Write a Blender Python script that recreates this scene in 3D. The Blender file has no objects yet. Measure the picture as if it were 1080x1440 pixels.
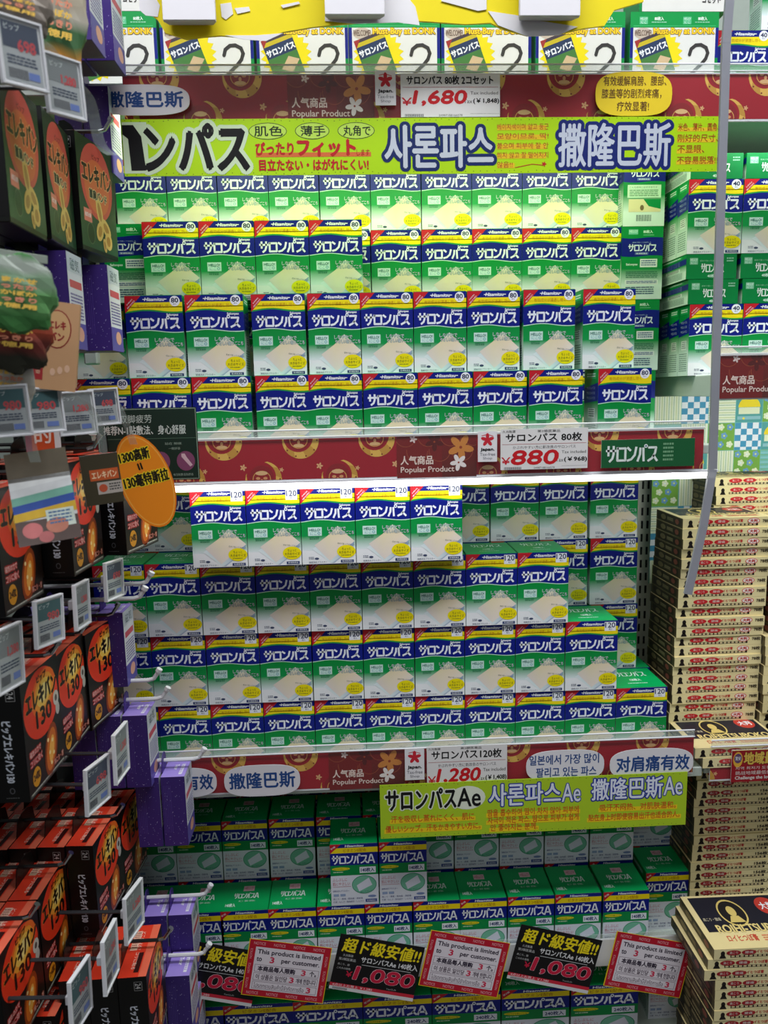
import bpy, bmesh, math, random
from mathutils import Vector, Matrix
import numpy as np
random.seed(7)
C = bpy.context.scene.collection
PI = math.pi

# ------------------------------------------------------------------ camera
FPX, YAW, PITCH, ROLL = 1080.0, 0.0453528, 0.1532110, -0.0213598
CAM = np.array([0.2857464, -1.0724409, 0.4389668])
def cam_axes():
    cy, sy, cp, sp = math.cos(YAW), math.sin(YAW), math.cos(PITCH), math.sin(PITCH)
    F = np.array([sy*cp, cy*cp, -sp]); R = np.array([cy, -sy, 0.]); U = np.cross(R, F)
    cr, sr = math.cos(ROLL), math.sin(ROLL)
    return cr*R + sr*U, -sr*R + cr*U, F
RX, UP, FW = cam_axes()
cd = bpy.data.cameras.new('camera'); cam = bpy.data.objects.new('camera', cd); C.objects.link(cam)
cam.matrix_world = Matrix(((RX[0], UP[0], -FW[0], CAM[0]), (RX[1], UP[1], -FW[1], CAM[1]),
                           (RX[2], UP[2], -FW[2], CAM[2]), (0, 0, 0, 1)))
cd.sensor_fit = 'HORIZONTAL'; cd.sensor_width = 24.0; cd.lens = 24.0*FPX/1080.0; cd.clip_start = 0.02
cd.dof.use_dof = True; cd.dof.focus_distance = 1.08; cd.dof.aperture_fstop = 7.0
bpy.context.scene.camera = cam

# ------------------------------------------------------------------ world, lights, exposure
sc = bpy.context.scene
sc.view_settings.view_transform = 'Standard'; sc.view_settings.look = 'None'
sc.view_settings.gamma = 1.0; sc.view_settings.use_curve_mapping = False
sc.view_settings.exposure = 0.30
w = bpy.data.worlds.new('world'); sc.world = w; w.use_nodes = True
w.node_tree.nodes['Background'].inputs[0].default_value = (0.93, 0.97, 1.0, 1)
w.node_tree.nodes['Background'].inputs[1].default_value = 0.11
def area(name, loc, aim, sx, sy, power, col=(1, 1, 1)):
    l = bpy.data.lights.new(name, 'AREA'); l.shape = 'RECTANGLE'; l.size = sx; l.size_y = sy; l.energy = power; l.color = col
    o = bpy.data.objects.new(name, l); C.objects.link(o); o.location = loc
    d = Vector(aim) - Vector(loc); o.rotation_euler = d.to_track_quat('-Z', 'Y').to_euler(); return o
area('ceiling_light', (0.45, -0.80, 2.05), (0.4, -0.05, 0.35), 2.4, 0.35, 40, (0.96, 0.98, 1.0))
area('ceiling_light', (-0.2, -3.2, 2.2), (0.3, 0.0, 0.3), 2.0, 0.8, 8, (0.97, 0.98, 1.0))
area('shelf_light_upper', (0.36, -0.034, 0.80), (0.36, 0.03, 0.5), 0.76, 0.02, 1.3, (0.90, 1.0, 0.66))
area('shelf_light_middle', (0.36, -0.062, 0.312), (0.36, -0.0, 0.0), 0.84, 0.012, 0.16, (0.93, 0.95, 1.0))
area('shelf_light_lower_side', (1.05, 0.0, 0.415), (1.05, 0.24, 0.2), 0.48, 0.04, 0.8, (0.95, 1.0, 0.95))
area('shelf_light_side', (1.02, 0.02, 0.79), (1.0, 0.2, 0.2), 0.40, 0.04, 0.5, (0.95, 1.0, 0.97))

# ------------------------------------------------------------------ measuring helpers: a sight line met with a plane
def sight(px, py):
    return CAM, FW + RX*(px-540)/FPX - UP*(py-720)/FPX
def on_y(px, py, Y):
    o, d = sight(px, py); return Vector(o + d*((Y-o[1])/d[1]))
def on_x(px, py, X):
    o, d = sight(px, py); return Vector(o + d*((X-o[0])/d[0]))
def proj(P):
    d = np.array(P) - CAM; z = d@FW
    return 540+FPX*(d@RX)/z, 720-FPX*(d@UP)/z

# ------------------------------------------------------------------ materials
def lin(c):
    return tuple(((v/255)/12.92 if v/255 <= 0.04045 else ((v/255+0.055)/1.055)**2.4) for v in c[:3])
MATS = {}
def mat(name, col=None, rough=0.5, metal=0.0, emit=0.0, noise=0.0, alpha=1.0, coat=0.0, trans=0.0):
    if name in MATS: return MATS[name]
    m = bpy.data.materials.new(name); m.use_nodes = True; nt = m.node_tree; b = nt.nodes['Principled BSDF']
    b.inputs['Roughness'].default_value = rough; b.inputs['Metallic'].default_value = metal
    b.inputs['Coat Weight'].default_value = coat; b.inputs['Coat Roughness'].default_value = 0.12
    b.inputs['Alpha'].default_value = alpha; b.inputs['Specular IOR Level'].default_value = 0.5 if metal > 0 or col else 0.28
    b.inputs['Transmission Weight'].default_value = trans
    if col is None:
        a = nt.nodes.new('ShaderNodeAttribute'); a.attribute_name = 'Col'; src = a.outputs['Color']
    else:
        r = nt.nodes.new('ShaderNodeRGB'); r.outputs[0].default_value = lin(col)+(1,); src = r.outputs[0]
    if noise > 0:
        t = nt.nodes.new('ShaderNodeTexNoise'); t.inputs['Scale'].default_value = 60
        tc = nt.nodes.new('ShaderNodeTexCoord'); nt.links.new(tc.outputs['Object'], t.inputs['Vector'])
        mr = nt.nodes.new('ShaderNodeMapRange'); mr.inputs['To Min'].default_value = 1-noise; mr.inputs['To Max'].default_value = 1+noise*0.5
        nt.links.new(t.outputs['Fac'], mr.inputs['Value'])
        mx = nt.nodes.new('ShaderNodeVectorMath'); mx.operation = 'SCALE'
        nt.links.new(src, mx.inputs[0]); nt.links.new(mr.outputs[0], mx.inputs['Scale']); src = mx.outputs[0]
    nt.links.new(src, b.inputs['Base Color'])
    if emit > 0:
        nt.links.new(src, b.inputs['Emission Color']); b.inputs['Emission Strength'].default_value = emit
    MATS[name] = m; return m
M_CARD = mat('printed_card', None, 0.42, noise=0.05, coat=0.03)
M_GLOSS = mat('laminated_print', None, 0.4, noise=0.03, coat=0.05)
M_PAPER = mat('printed_paper', None, 0.6, noise=0.04)
M_STEEL = mat('painted_steel', (190, 200, 192), 0.45, 0.0, noise=0.06)
M_DARK = mat('dark_steel', (22, 22, 24), 0.45, 0.1, noise=0.1)
M_CHROME = mat('chrome', (190, 190, 195), 0.18, 1.0, noise=0.03)
M_WHITEPL = mat('white_plastic', (225, 226, 232), 0.35, noise=0.03)
M_GREYPL = mat('grey_plastic', (150, 152, 162), 0.3, noise=0.08, alpha=0.9)
M_LED = mat('led_tube', (255, 255, 252), 0.4, emit=3.5)
M_FLOOR = mat('shop_floor', (120, 118, 112), 0.4, noise=0.15)
def clear_mat(name, tint, mixf, rough=0.08):
    m = bpy.data.materials.new(name); m.use_nodes = True; nt = m.node_tree; nt.nodes.clear()
    out = nt.nodes.new('ShaderNodeOutputMaterial'); mx = nt.nodes.new('ShaderNodeMixShader')
    t = nt.nodes.new('ShaderNodeBsdfTransparent'); g = nt.nodes.new('ShaderNodeBsdfPrincipled')
    g.inputs['Base Color'].default_value = lin(tint)+(1,); g.inputs['Roughness'].default_value = rough
    n = nt.nodes.new('ShaderNodeTexNoise'); n.inputs['Scale'].default_value = 25
    mr = nt.nodes.new('ShaderNodeMapRange'); mr.inputs['To Min'].default_value = mixf*0.7; mr.inputs['To Max'].default_value = mixf*1.3
    nt.links.new(n.outputs['Fac'], mr.inputs['Value']); nt.links.new(mr.outputs[0], mx.inputs[0])
    nt.links.new(t.outputs[0], mx.inputs[1]); nt.links.new(g.outputs[0], mx.inputs[2]); nt.links.new(mx.outputs[0], out.inputs[0])
    return m
M_CLEAR = clear_mat('clear_plastic', (215, 230, 225), 0.22)
M_FILM = clear_mat('clear_film', (225, 230, 232), 0.015, 0.05)

# ------------------------------------------------------------------ lettering (outline glyphs turned into flat meshes, cached)
_tx = {}
def glyphs(s):
    if s in _tx: return _tx[s]
    c = bpy.data.curves.new('t', 'FONT'); c.body = s; c.size = 1; c.resolution_u = 3 if s[0] in '0123456789T1pt,NRMCPJS￥' or len(s) < 5 else 2; c.fill_mode = 'BOTH'; c.dimensions = '2D'
    o = bpy.data.objects.new('t', c); C.objects.link(o); bpy.context.view_layer.update()
    m = bpy.data.meshes.new_from_object(o.evaluated_get(bpy.context.evaluated_depsgraph_get()))
    V = np.array([v.co[:2] for v in m.vertices]) if len(m.vertices) else np.zeros((1, 2))
    F = [tuple(p.vertices) for p in m.polygons]
    bpy.data.objects.remove(o); bpy.data.curves.remove(c); bpy.data.meshes.remove(m)
    lo, hi = V.min(0), V.max(0); V = (V-lo)/np.maximum(hi-lo, 1e-6)
    _tx[s] = (V, F, (hi-lo)); return _tx[s]

LOGO = {
 'サ': [[(.02, .70), (.98, .70)], [(.24, .98), (.24, .40)], [(.76, .98), (.76, .5), (.64, .22), (.36, .04)]],
 'ロ': [[(.10, .84), (.90, .84), (.90, .10), (.10, .10), (.10, .90)]],
 'ン': [[(.06, .88), (.36, .70)], [(.06, .08), (.45, .16), (.80, .42), (.94, .90)]],
 'ハ': [[(.30, .84), (.27, .45), (.04, .04)], [(.60, .84), (.62, .45), (.66, .04)]],
 'ス': [[(.08, .86), (.84, .86), (.74, .52), (.44, .2), (.04, .04)], [(.58, .38), (.96, .04)]],
 'A': [[(.04, 0), (.42, .96), (.58, .96), (.96, 0)], [(.2, .3), (.8, .3)]]}

class Art:
    """flat print of W x H millimetres, y measured down from the top edge"""
    def __init__(s, W, H): s.W, s.H, s.it, s.clip = W, H, [], False
    def poly(s, pts, col, L=1):
        cols = col if isinstance(col[0], (tuple, list)) else [col]*len(pts)
        if s.clip:
            P = [(p[0], p[1], c) for p, c in zip(pts, cols)]
            for ax, lim, sg in ((0, 0, 1), (0, s.W, -1), (1, 0, 1), (1, s.H, -1)):
                Q = []
                for i in range(len(P)):
                    a, b = P[i-1], P[i]; da, db = (a[ax]-lim)*sg, (b[ax]-lim)*sg
                    if (da < 0) != (db < 0):
                        t = da/(da-db); Q.append((a[0]+t*(b[0]-a[0]), a[1]+t*(b[1]-a[1]), b[2]))
                    if db >= 0: Q.append(b)
                P = Q
                if len(P) < 3: return
            pts = [(p[0], p[1]) for p in P]; cols = [p[2] for p in P]
        s.it.append((np.array(pts, float), [tuple(range(len(pts)))], cols, L))
    def rect(s, x0, y0, x1, y1, col, L=1, bot=None):
        s.poly([(x0, y1), (x1, y1), (x1, y0), (x0, y0)], [bot or col]*2+[col]*2, L)
    def ell(s, cx, cy, rx, ry, col, L=2, n=20, rot=0):
        cr, sr = math.cos(rot), math.sin(rot)
        s.poly([(cx+rx*math.cos(a)*cr-ry*math.sin(a)*sr, cy+rx*math.cos(a)*sr+ry*math.sin(a)*cr) for a in [-2*PI*i/n for i in range(n)]], col, L)
    def stroke(s, pts, wd, col, L=2):
        h = wd/2
        for (x0, y0), (x1, y1) in zip(pts[:-1], pts[1:]):
            dx, dy = x1-x0, y1-y0; l = math.hypot(dx, dy) or 1; nx, ny = -dy/l*h, dx/l*h; ex, ey = dx/l*h*.4, dy/l*h*.4
            s.poly([(x0-ex+nx, y0-ey+ny), (x1+ex+nx, y1+ey+ny), (x1+ex-nx, y1+ey-ny), (x0-ex-nx, y0-ey-ny)], col, L)
        for x, y in pts[1:-1]: s.ell(x, y, h*.93, h*.93, col, L+.1, 8)
    def band(s, x0, x1, ytop, ybot, col, L=1, n=12, colb=None):
        for i in range(n):
            a, b = x0+(x1-x0)*i/n, x0+(x1-x0)*(i+1)/n
            s.poly([(a, ybot(a)), (b, ybot(b)), (b, ytop(b)), (a, ytop(a))], [colb or col]*2+[col]*2, L)
    def text(s, t, x0, y0, x1, y1, col, L=3, bold=0, out=None, ow=0, rot=0, skew=0, keep=False):
        V, F, sz = glyphs(t); bw, bh = x1-x0, y1-y0
        P = V.copy(); cx, cy = (x0+x1)/2, (y0+y1)/2
        if keep:
            k = min(bw/sz[0], bh/sz[1]); bw, bh = sz[0]*k, sz[1]*k
        X = (P[:, 0]-.5)*bw + (P[:, 1]-.5)*skew*bh; Y = -(P[:, 1]-.5)*bh
        c, q = math.cos(rot), math.sin(rot); X, Y = X*c-Y*q, X*q+Y*c
        def put(dx, dy, co, l): s.it.append((np.stack([cx+X+dx, cy+Y+dy], 1), F, co, l))
        if out:
            N_ = 18 if ow > 1.5 else 10
            for k in range(N_): put(ow*math.cos(k*2*PI/N_), ow*math.sin(k*2*PI/N_), out, L-.8+k*.01)
            if ow > 1.5:
                for k in range(5): put(ow*.5*math.cos(k*PI/2.5), ow*.5*math.sin(k*PI/2.5), out, L-.55+k*.02)
        put(0, 0, col, L)
        if bold:
            for k in range(4): put(bold*math.cos(k*PI/2), bold*math.sin(k*PI/2), col, L+.02*(k+1))
    def logo(s, x0, y0, x1, y1, col, wd, L=3, word='サロンハス', slope=0.0):
        n = len(word); cw = (x1-x0)/(n+(n-1)*.06)
        for i, ch in enumerate(word):
            gx = x0+i*cw*1.06; dy = slope*(gx-x0)
            for st in LOGO[ch]: s.stroke([(gx+a*cw, y1-b*(y1-y0)+dy) for a, b in st], wd, col, L+.01*i)
            if ch == 'ハ':
                ccx, ccy, r = gx+.86*cw, y1-(y1-y0)*.96+dy, cw*.13
                s.ell(ccx, ccy, r+wd*.28, r+wd*.28, col, L+.1, 12); s.ell(ccx, ccy, r-wd*.2, r-wd*.2, (30, 60, 110), L+.3, 10)
    def lines(s, x0, y0, x1, y1, n, col, L=2, f=.5):
        hh = (y1-y0)/n
        for i in range(n):
            x = x0; y = y0+hh*i
            while x < x1-.5:
                l = random.uniform(.04, .16)*(x1-x0)+.6; e = min(x+l, x1)
                s.rect(x, y, e, y+hh*f, col, L); x = e+random.uniform(.3, .9)

class MB:
    def __init__(s): s.v, s.f, s.c = [], [], []
    def add(s, P, F, cols):
        n = len(s.v); s.v += [tuple(p) for p in P]; s.f += [tuple(i+n for i in f) for f in F]
        s.c += [lin(c)+(1,) for c in cols]
    def art(s, a, o, ux, uy, nrm, lift=0.00010, base=0.0):
        """o = top-left corner of the face seen from outside; ux along x, uy = up"""
        o, ux, uy, nrm = map(Vector, (o, ux, uy, nrm))
        for P, F, cols, L in a.it:
            V = [o+ux*(p[0]/1000)-uy*(p[1]/1000)+nrm*(base+lift*(L+1.5)) for p in P]
            if not (isinstance(cols, list)): cols = [cols]*len(V)
            s.add(V, F, cols)
    def box(s, x0, y0, z0, x1, y1, z1, col, ch=0.0006):
        bm = bmesh.new(); bmesh.ops.create_cube(bm, size=1)
        for v in bm.verts: v.co = Vector(((x0+x1)/2+v.co.x*(x1-x0), (y0+y1)/2+v.co.y*(y1-y0), (z0+z1)/2+v.co.z*(z1-z0)))
        if ch: bmesh.ops.bevel(bm, geom=list(bm.edges), offset=ch, segments=1, affect='EDGES')
        bm.verts.index_update()
        s.add([v.co.copy() for v in bm.verts], [[v.index for v in f.verts] for f in bm.faces], [col]*len(bm.verts)); bm.free()
    def tube(s, pts, r, col, n=8):
        pts = [Vector(p) for p in pts]; rings = []
        for i, p in enumerate(pts):
            d = (pts[min(i+1, len(pts)-1)]-pts[max(i-1, 0)]).normalized()
            a = d.cross(Vector((0, 0, 1)));  a = a if a.length > .05 else d.cross(Vector((0, 1, 0))); a.normalize(); b = d.cross(a)
            rings.append([p+(a*math.cos(2*PI*k/n)+b*math.sin(2*PI*k/n))*r for k in range(n)])
        V = sum(rings, []); F = []
        for i in range(len(pts)-1):
            for k in range(n): F.append((i*n+k, i*n+(k+1) % n, (i+1)*n+(k+1) % n, (i+1)*n+k))
        F += [tuple(range(n)), tuple(len(V)-1-k for k in range(n))]
        s.add(V, F, [col]*len(V))
    def slab(s, pts, nrm, t, col):
        """flat outline (3-D points) given thickness t along -nrm"""
        nrm = Vector(nrm); n = len(pts); P = [Vector(p) for p in pts]
        V = P+[p-nrm*t for p in P]
        F = [tuple(range(n)), tuple(2*n-1-i for i in range(n))]+[(i, i+n, (i+1) % n+n, (i+1) % n) for i in range(n)]
        s.add(V, F, [col]*len(V))
    def mesh(s, name, m):
        me = bpy.data.meshes.new(name); me.from_pydata(s.v, [], s.f)
        at = me.color_attributes.new('Col', 'FLOAT_COLOR', 'POINT'); at.data.foreach_set('color', np.array(s.c, np.float32).ravel())
        me.materials.append(m); me.update(); return me
def link(name, me, parent=None):
    o = bpy.data.objects.new(name, me); C.objects.link(o)
    if parent: o.parent = parent
    return o
def tag(o, label, cat, group=None):
    o['label'] = label; o['category'] = cat
    if group: o['group'] = group
    return o
def struct(o): o['kind'] = 'structure'; return o
def thing(name, loc, label, cat, group=None, rz=0):
    o = bpy.data.objects.new(name, None); C.objects.link(o); o.location = loc; o.rotation_euler = (0, 0, rz)
    o.empty_display_size = .02; return tag(o, label, cat, group)
ORD = 'first second third fourth fifth sixth seventh eighth ninth tenth eleventh twelfth thirteenth fourteenth fifteenth sixteenth seventeenth eighteenth nineteenth twentieth'.split()
ORD += ['twenty-'+o for o in ORD[:9]]+['thirtieth']

# ------------------------------------------------------------------ colours of the print
GRN, DGRN, BLU, YEL, WHT, NAVY, RED = (0, 136, 62), (0, 112, 58), (10, 26, 128), (243, 222, 20), (238, 241, 244), (30, 40, 110), (190, 24, 40)

def front_art(count):
    a = Art(74, {'120': 105, '80': 104}.get(count, 100)); H = a.H; k = H/105
    y = lambda v: v*k
    wave = lambda x: 1.6*math.sin((x-8)/74*2*PI)
    a.rect(0, 0, 74, H, WHT, 0)
    a.rect(0, y(44), 74, y(66), (0, 138, 56), .3, bot=(10, 150, 74)); a.rect(0, y(66), 74, y(86), (10, 150, 74), .3, bot=(226, 238, 240))
    a.rect(0, 0, 74, y(9), BLU, 1)
    a.rect(0, y(8.5), 74, y(15), YEL, 1.2)
    a.band(0, 74, lambda x: y(14), lambda x: y(19)-wave(x), YEL, 1.2)
    a.band(0, 74, lambda x: y(19)-wave(x), lambda x: y(22)-wave(x)*.8, (40, 150, 60), 1.25)
    a.band(0, 74, lambda x: y(21)-wave(x)*1.1, lambda x: y(45)-wave(x), BLU, 1.3)
    a.band(0, 74, lambda x: y(45)-wave(x), lambda x: y(46)-wave(x), (200, 235, 215), 1.4)
    a.poly([(0, 0), (0, y(22)), (21, 0)], (196, 30, 44), 1.6)
    a.text('8種の有効成分', 1, y(10), 15, y(12), WHT, 2, rot=-.8); a.text('第3類医薬品', 1, y(7.2), 11.5, y(8.8), WHT, 2, rot=-.8)
    a.text('Hisamitsu', 26, y(2.6), 51, y(6.6), WHT, 2, bold=.25, skew=.25)
    a.stroke([(23.5, y(4.6)), (25.5, y(4.6))], 1, WHT); a.stroke([(51.5, y(4.6)), (54, y(4.6))], 1, WHT)
    a.text('有効成分が浸透し効く', 15, y(11), 60 if count != '120' else 54, y(15.6), (196, 130, 16), 2)
    if count == '120':
        a.rect(55, y(2), 71, y(15.5), (240, 243, 250), 2); a.text('120', 56, y(3), 70, y(10.5), (30, 40, 80), 3, bold=.15); a.text('枚入', 61, y(11.6), 66, y(14.2), (30, 40, 80), 3)
    else:
        a.ell(64.5, y(7.2), 6.6, 6.6, (240, 243, 250), 2, 22); a.text(count, 60, y(3.4), 69, y(9), (30, 40, 80), 3, bold=.25); a.text('枚入', 62.3, y(10), 66.7, y(12), (30, 40, 80), 3)
    a.logo(6, y(27.5), 69, y(42), (235, 240, 250), 2.6)
    a.text('Salonpas', 53, y(23), 68, y(26.6), WHT, 3, bold=.15)
    # patch with its soft printed shade
    a.poly([(14, y(84)), (39, y(104)), (44, y(104)), (70, y(84)), (72, y(76)), (46, y(64))], [(226, 238, 240)]*2+[(150, 172, 200)]*4, 1.4)
    a.poly([(17, y(79)), (38, y(101)), (73, y(74.5)), (61, y(64)), (50, y(53)), (36, y(66))], [(224, 214, 206), (232, 222, 214), (235, 226, 216), (236, 220, 190), (220, 226, 215), (230, 218, 180)], 1.6)
    a.rect(9, y(54), 28, y(66), (176, 222, 205), 2); a.rect(9.6, y(54.6), 27.4, y(65.4), (205, 235, 225), 2.1)
    a.text('HELLO!', 11, y(56), 26, y(59.5), (40, 110, 100), 3, bold=.15); a.text('にこ◎', 12, y(60.5), 26, y(64.5), (90, 160, 180), 3)
    a.lines(11, y(67.5), 24, y(71.5), 2, (20, 100, 70), 2)
    a.text('しなやかで', 36, y(54), 61, y(59), (228, 240, 238), 3.2, out=(70, 130, 100), ow=.35); a.text('やさしい貼りごこち', 37, y(59.8), 72, y(65), (228, 236, 234), 3.2, out=(90, 120, 120), ow=.35)
    a.ell(61, y(88.5), 13, y(9), (240, 224, 10), 3, 24)
    a.text('ちょっと', 55, y(83), 67, y(86.6), (50, 60, 40), 4); a.text('大きめサイズ', 50.5, y(87.6), 71.5, y(91.6), (50, 60, 40), 4); a.lines(54, y(93), 67, y(94.4), 1, (120, 120, 40), 4, .8)
    a.text('初めて貼ってはがした', 49, y(77), 73, y(79.4), (110, 120, 110), 3, rot=.12)
    a.lines(9, y(95), 16, y(99), 2, (70, 80, 110), 2); a.ell(20, y(97.5), 3, y(1.6), (70, 80, 110), 2, 12)
    a.text('鎮痛消炎プラスター', 9, y(101), 34, y(103.6), (70, 85, 110), 3)
    a.rect(53, y(100), 71, y(103.8), (40, 60, 110), 2); a.text('第3類医薬品', 55, y(100.7), 69, y(103), WHT, 3)
    return a
def side_art(D, H):
    a = Art(D, H); a.rect(0, 0, D, H*.42, GRN, 0); a.rect(0, H*.42, D, H*.7, GRN, 0, bot=(214, 232, 226)); a.rect(0, H*.7, D, H, (214, 232, 226), 0)
    a.poly([(0, H*.24), (0, H*.44), (D, H*.40), (D, H*.17)], BLU, 1)
    for i in range(3): a.text('サロンパス', D*.2, H*(.22+i*.065), D*.8, H*(.255+i*.065), (190, 205, 230), 2)
    a.rect(D*.3, H*.5, D*.8, H*.63, (222, 230, 226), 1); a.lines(D*.36, H*.51, D*.76, H*.62, 4, (70, 90, 90), 2)
    a.lines(D*.12, H*.68, D*.88, H*.95, 9, (120, 150, 140), 1)
    a.rect(D*.15, H*.04, D*.85, H*.12, (40, 175, 100), 1); a.lines(D*.2, H*.05, D*.8, H*.11, 2, WHT, 2); return a
def top_art(W, D, t, n):
    a = Art(W, D); a.rect(0, 0, W, D, (0, 160, 84), 0)
    if t == 'A':
        a.rect(W*.40, D*.16, W*.64, D*.34, (226, 190, 196), 1); a.text('HELLO!', W*.42, D*.2, W*.62, D*.3, (180, 50, 70), 2)
        a.logo(W*.22, D*.42, W*.76, D*.60, (224, 240, 232), 1.5, word='サロンハスA'); a.text('肩こり・腰痛・筋肉痛に', W*.34, D*.66, W*.70, D*.72, (200, 228, 214), 2)
        a.text(n+'枚入', W*.07, D*.76, W*.28, D*.88, (214, 238, 226), 2, bold=.2)
    else:
        a.logo(W*.2, D*.2, W*.82, D*.44, (214, 240, 228), 1.7); a.text(n+'枚入', W*.4, D*.56, W*.62, D*.68, (214, 238, 226), 2, bold=.2); a.lines(W*.3, D*.78, W*.7, D*.82, 1, (180, 224, 200), 2, .8)
    return a
def ae_art(W, H, n):
    a = Art(W, H); X = W/100; Y = H/100
    a.rect(0, 0, W, H, (226, 230, 240), 0); a.rect(0, 0, W, 6*Y, BLU, 1); a.rect(0, 6*Y, W, 14.5*Y, (240, 214, 20), 1.1)
    a.rect(0, 14.5*Y, W, 34.5*Y, BLU, 1.1); a.rect(0, 34.5*Y, W, 51*Y, (0, 136, 66), 1.1)
    a.poly([(0, 0), (0, 15*Y), (23*X, 0)], RED, 1.5); a.text('第3類', 1*X, 4*Y, 12*X, 7*Y, WHT, 2, rot=-.55)
    a.text('Hisamitsu', 32*X, 1.6*Y, 70*X, 4.8*Y, WHT, 2, bold=.2, skew=.2); a.text('ビタミンE配合', 28*X, 7.6*Y, 76*X, 13*Y, (170, 96, 20), 2)
    a.logo(4*X, 18*Y, 93*X, 32*Y, (236, 240, 250), 2.1*X/.7, word='サロンハスA')
    a.ell(22*X, 40*Y, 19*X, 2.6*Y, (226, 214, 30), 2, 16); a.text('さわやかな使いごこち', 7*X, 38.6*Y, 37*X, 41.6*Y, (40, 90, 30), 3); a.lines(6*X, 44.5*Y, 26*X, 46.5*Y, 1, (200, 226, 190), 2, .7)
    a.rect(61*X, 38*Y, 95*X, 48*Y, (232, 238, 246), 2); a.text(n+'枚入', 64*X, 39.6*Y, 92*X, 46.2*Y, NAVY, 3, bold=.2)
    a.text('ふしぶしに', 4*X, 55*Y, 34*X, 60*Y, (196, 90, 110), 3); a.text('肌にやさしい', 4*X, 62*Y, 40*X, 67*Y, (196, 90, 110), 3); a.stroke([(4*X, 69*Y), (42*X, 69*Y)], .5, (196, 90, 110))
    a.ell(70*X, 67*Y, 26*X, 15*Y, (40, 140, 100), 2, 26); a.ell(70*X, 67*Y, 24.8*X, 14*Y, (118, 190, 160), 2.2, 26)
    a.poly([(54*X, 68*Y), (59*X, 78*Y), (87*X, 68*Y), (80*X, 56*Y)], (224, 226, 240), 2.6)
    a.text('肌にやさしい', 62*X, 77*Y, 86*X, 79.6*Y, (30, 110, 80), 3, rot=-.1)
    a.text('鎮痛消炎プラスター', 4*X, 74.5*Y, 38*X, 77.5*Y, (60, 70, 130), 3)
    for i in (0, 1): a.rect((5+i*14)*X, 81*Y, (16+i*14)*X, 85*Y, (150, 170, 205), 2)
    a.text('肩こり・腰痛・筋肉痛・関節痛', 4*X, 87.5*Y, 66*X, 90.6*Y, (70, 80, 130), 3); a.text('打撲・ねんざ・筋肉疲労・しもやけ', 4*X, 92.5*Y, 68*X, 95.6*Y, (70, 80, 130), 3)
    a.rect(72*X, 91*Y, 96*X, 96*Y, (60, 80, 150), 2); a.ell(86*X, 86.5*Y, 9*X, 2*Y, (120, 140, 185), 2, 12); a.text('第3類医薬品', 75*X, 92.2*Y, 93*X, 95*Y, WHT, 3)
    return a
def back_art(v):
    a = Art(62, 104); a.rect(0, 0, 62, 60, GRN, 0); a.rect(0, 60, 62, 84, GRN, 0, bot=(214, 232, 226)); a.rect(0, 84, 62, 104, (214, 232, 226), 0)
    a.text('80枚入', 32, 5, 46, 9.5, (214, 240, 226), 2, bold=.15); a.rect(10, 4, 24, 11, (120, 200, 170), 1); a.text('HELLO!', 11, 5, 23, 8.4, (230, 244, 240), 2)
    a.stroke([(32, 12), (48, 12)], .5, (150, 220, 180)); a.band(0, 62, lambda x: 16+math.sin(x/10), lambda x: 42+math.sin(x/10), BLU, 1)
    a.text('初めて貼ってはがした', 16, 21.5, 44, 23.4, (180, 200, 230), 2); a.logo(10, 25, 52, 35, (225, 232, 246), 1.7); a.rect(20, 36.5, 40, 40, (90, 110, 180), 2); a.text('第3類医薬品', 22, 37.2, 38, 39.4, WHT, 3)
    if v == 0:
        a.rect(6, 46, 56, 64, (200, 230, 205), 1); a.text('こんな症状におすすめです', 9, 48, 50, 51, (60, 120, 80), 2); a.lines(9, 53, 52, 63, 4, (90, 140, 100), 2)
        a.poly([(8, 84), (56, 84), (56, 80), (38, 76), (30, 66), (8, 66)], (226, 214, 170), 2); a.poly([(30, 66), (38, 76), (56, 80), (56, 66)], (0, 140, 70), 2.2); a.ell(28, 78, 3, 4, (120, 100, 70), 3, 10)
        for i in range(16): a.rect(20+i*1.4, 88, 20+i*1.4+(.5 if i % 3 else .9), 97, (40, 70, 70), 2)
    else:
        a.text('Salonpas', 7, 52, 24, 56, (214, 240, 226), 2, bold=.15); a.rect(28, 46, 54, 58, (226, 234, 232), 1); a.lines(30, 48, 52, 57, 3, (70, 90, 140), 2)
        a.lines(7, 64, 55, 74, 4, (40, 110, 80), 2); a.rect(6, 76, 56, 83, (225, 232, 228), 1); a.lines(8, 77.5, 54, 82, 2, (60, 80, 140), 2); a.lines(7, 86, 50, 98, 4, (60, 90, 120), 2)
    return a
def lying_art():
    a = Art(75, 34); a.rect(0, 0, 75, 34, (0, 126, 62), 0); a.rect(5, 5, 17, 14, (120, 190, 150), 1); a.text('HELLO!', 6, 6, 16, 9, (230, 244, 240), 2); a.text('にこ', 7, 10, 15, 13, (230, 244, 240), 2)
    a.logo(22, 13, 56, 25, (226, 240, 232), 1.6); a.text('初めて貼ってはがした', 20, 8, 50, 10, (160, 210, 180), 2); a.text('40枚入', 32, 27.5, 48, 32, (200, 232, 214), 2, bold=.2); a.lines(60, 5, 70, 12, 2, (150, 205, 175), 2)
    return a
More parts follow.
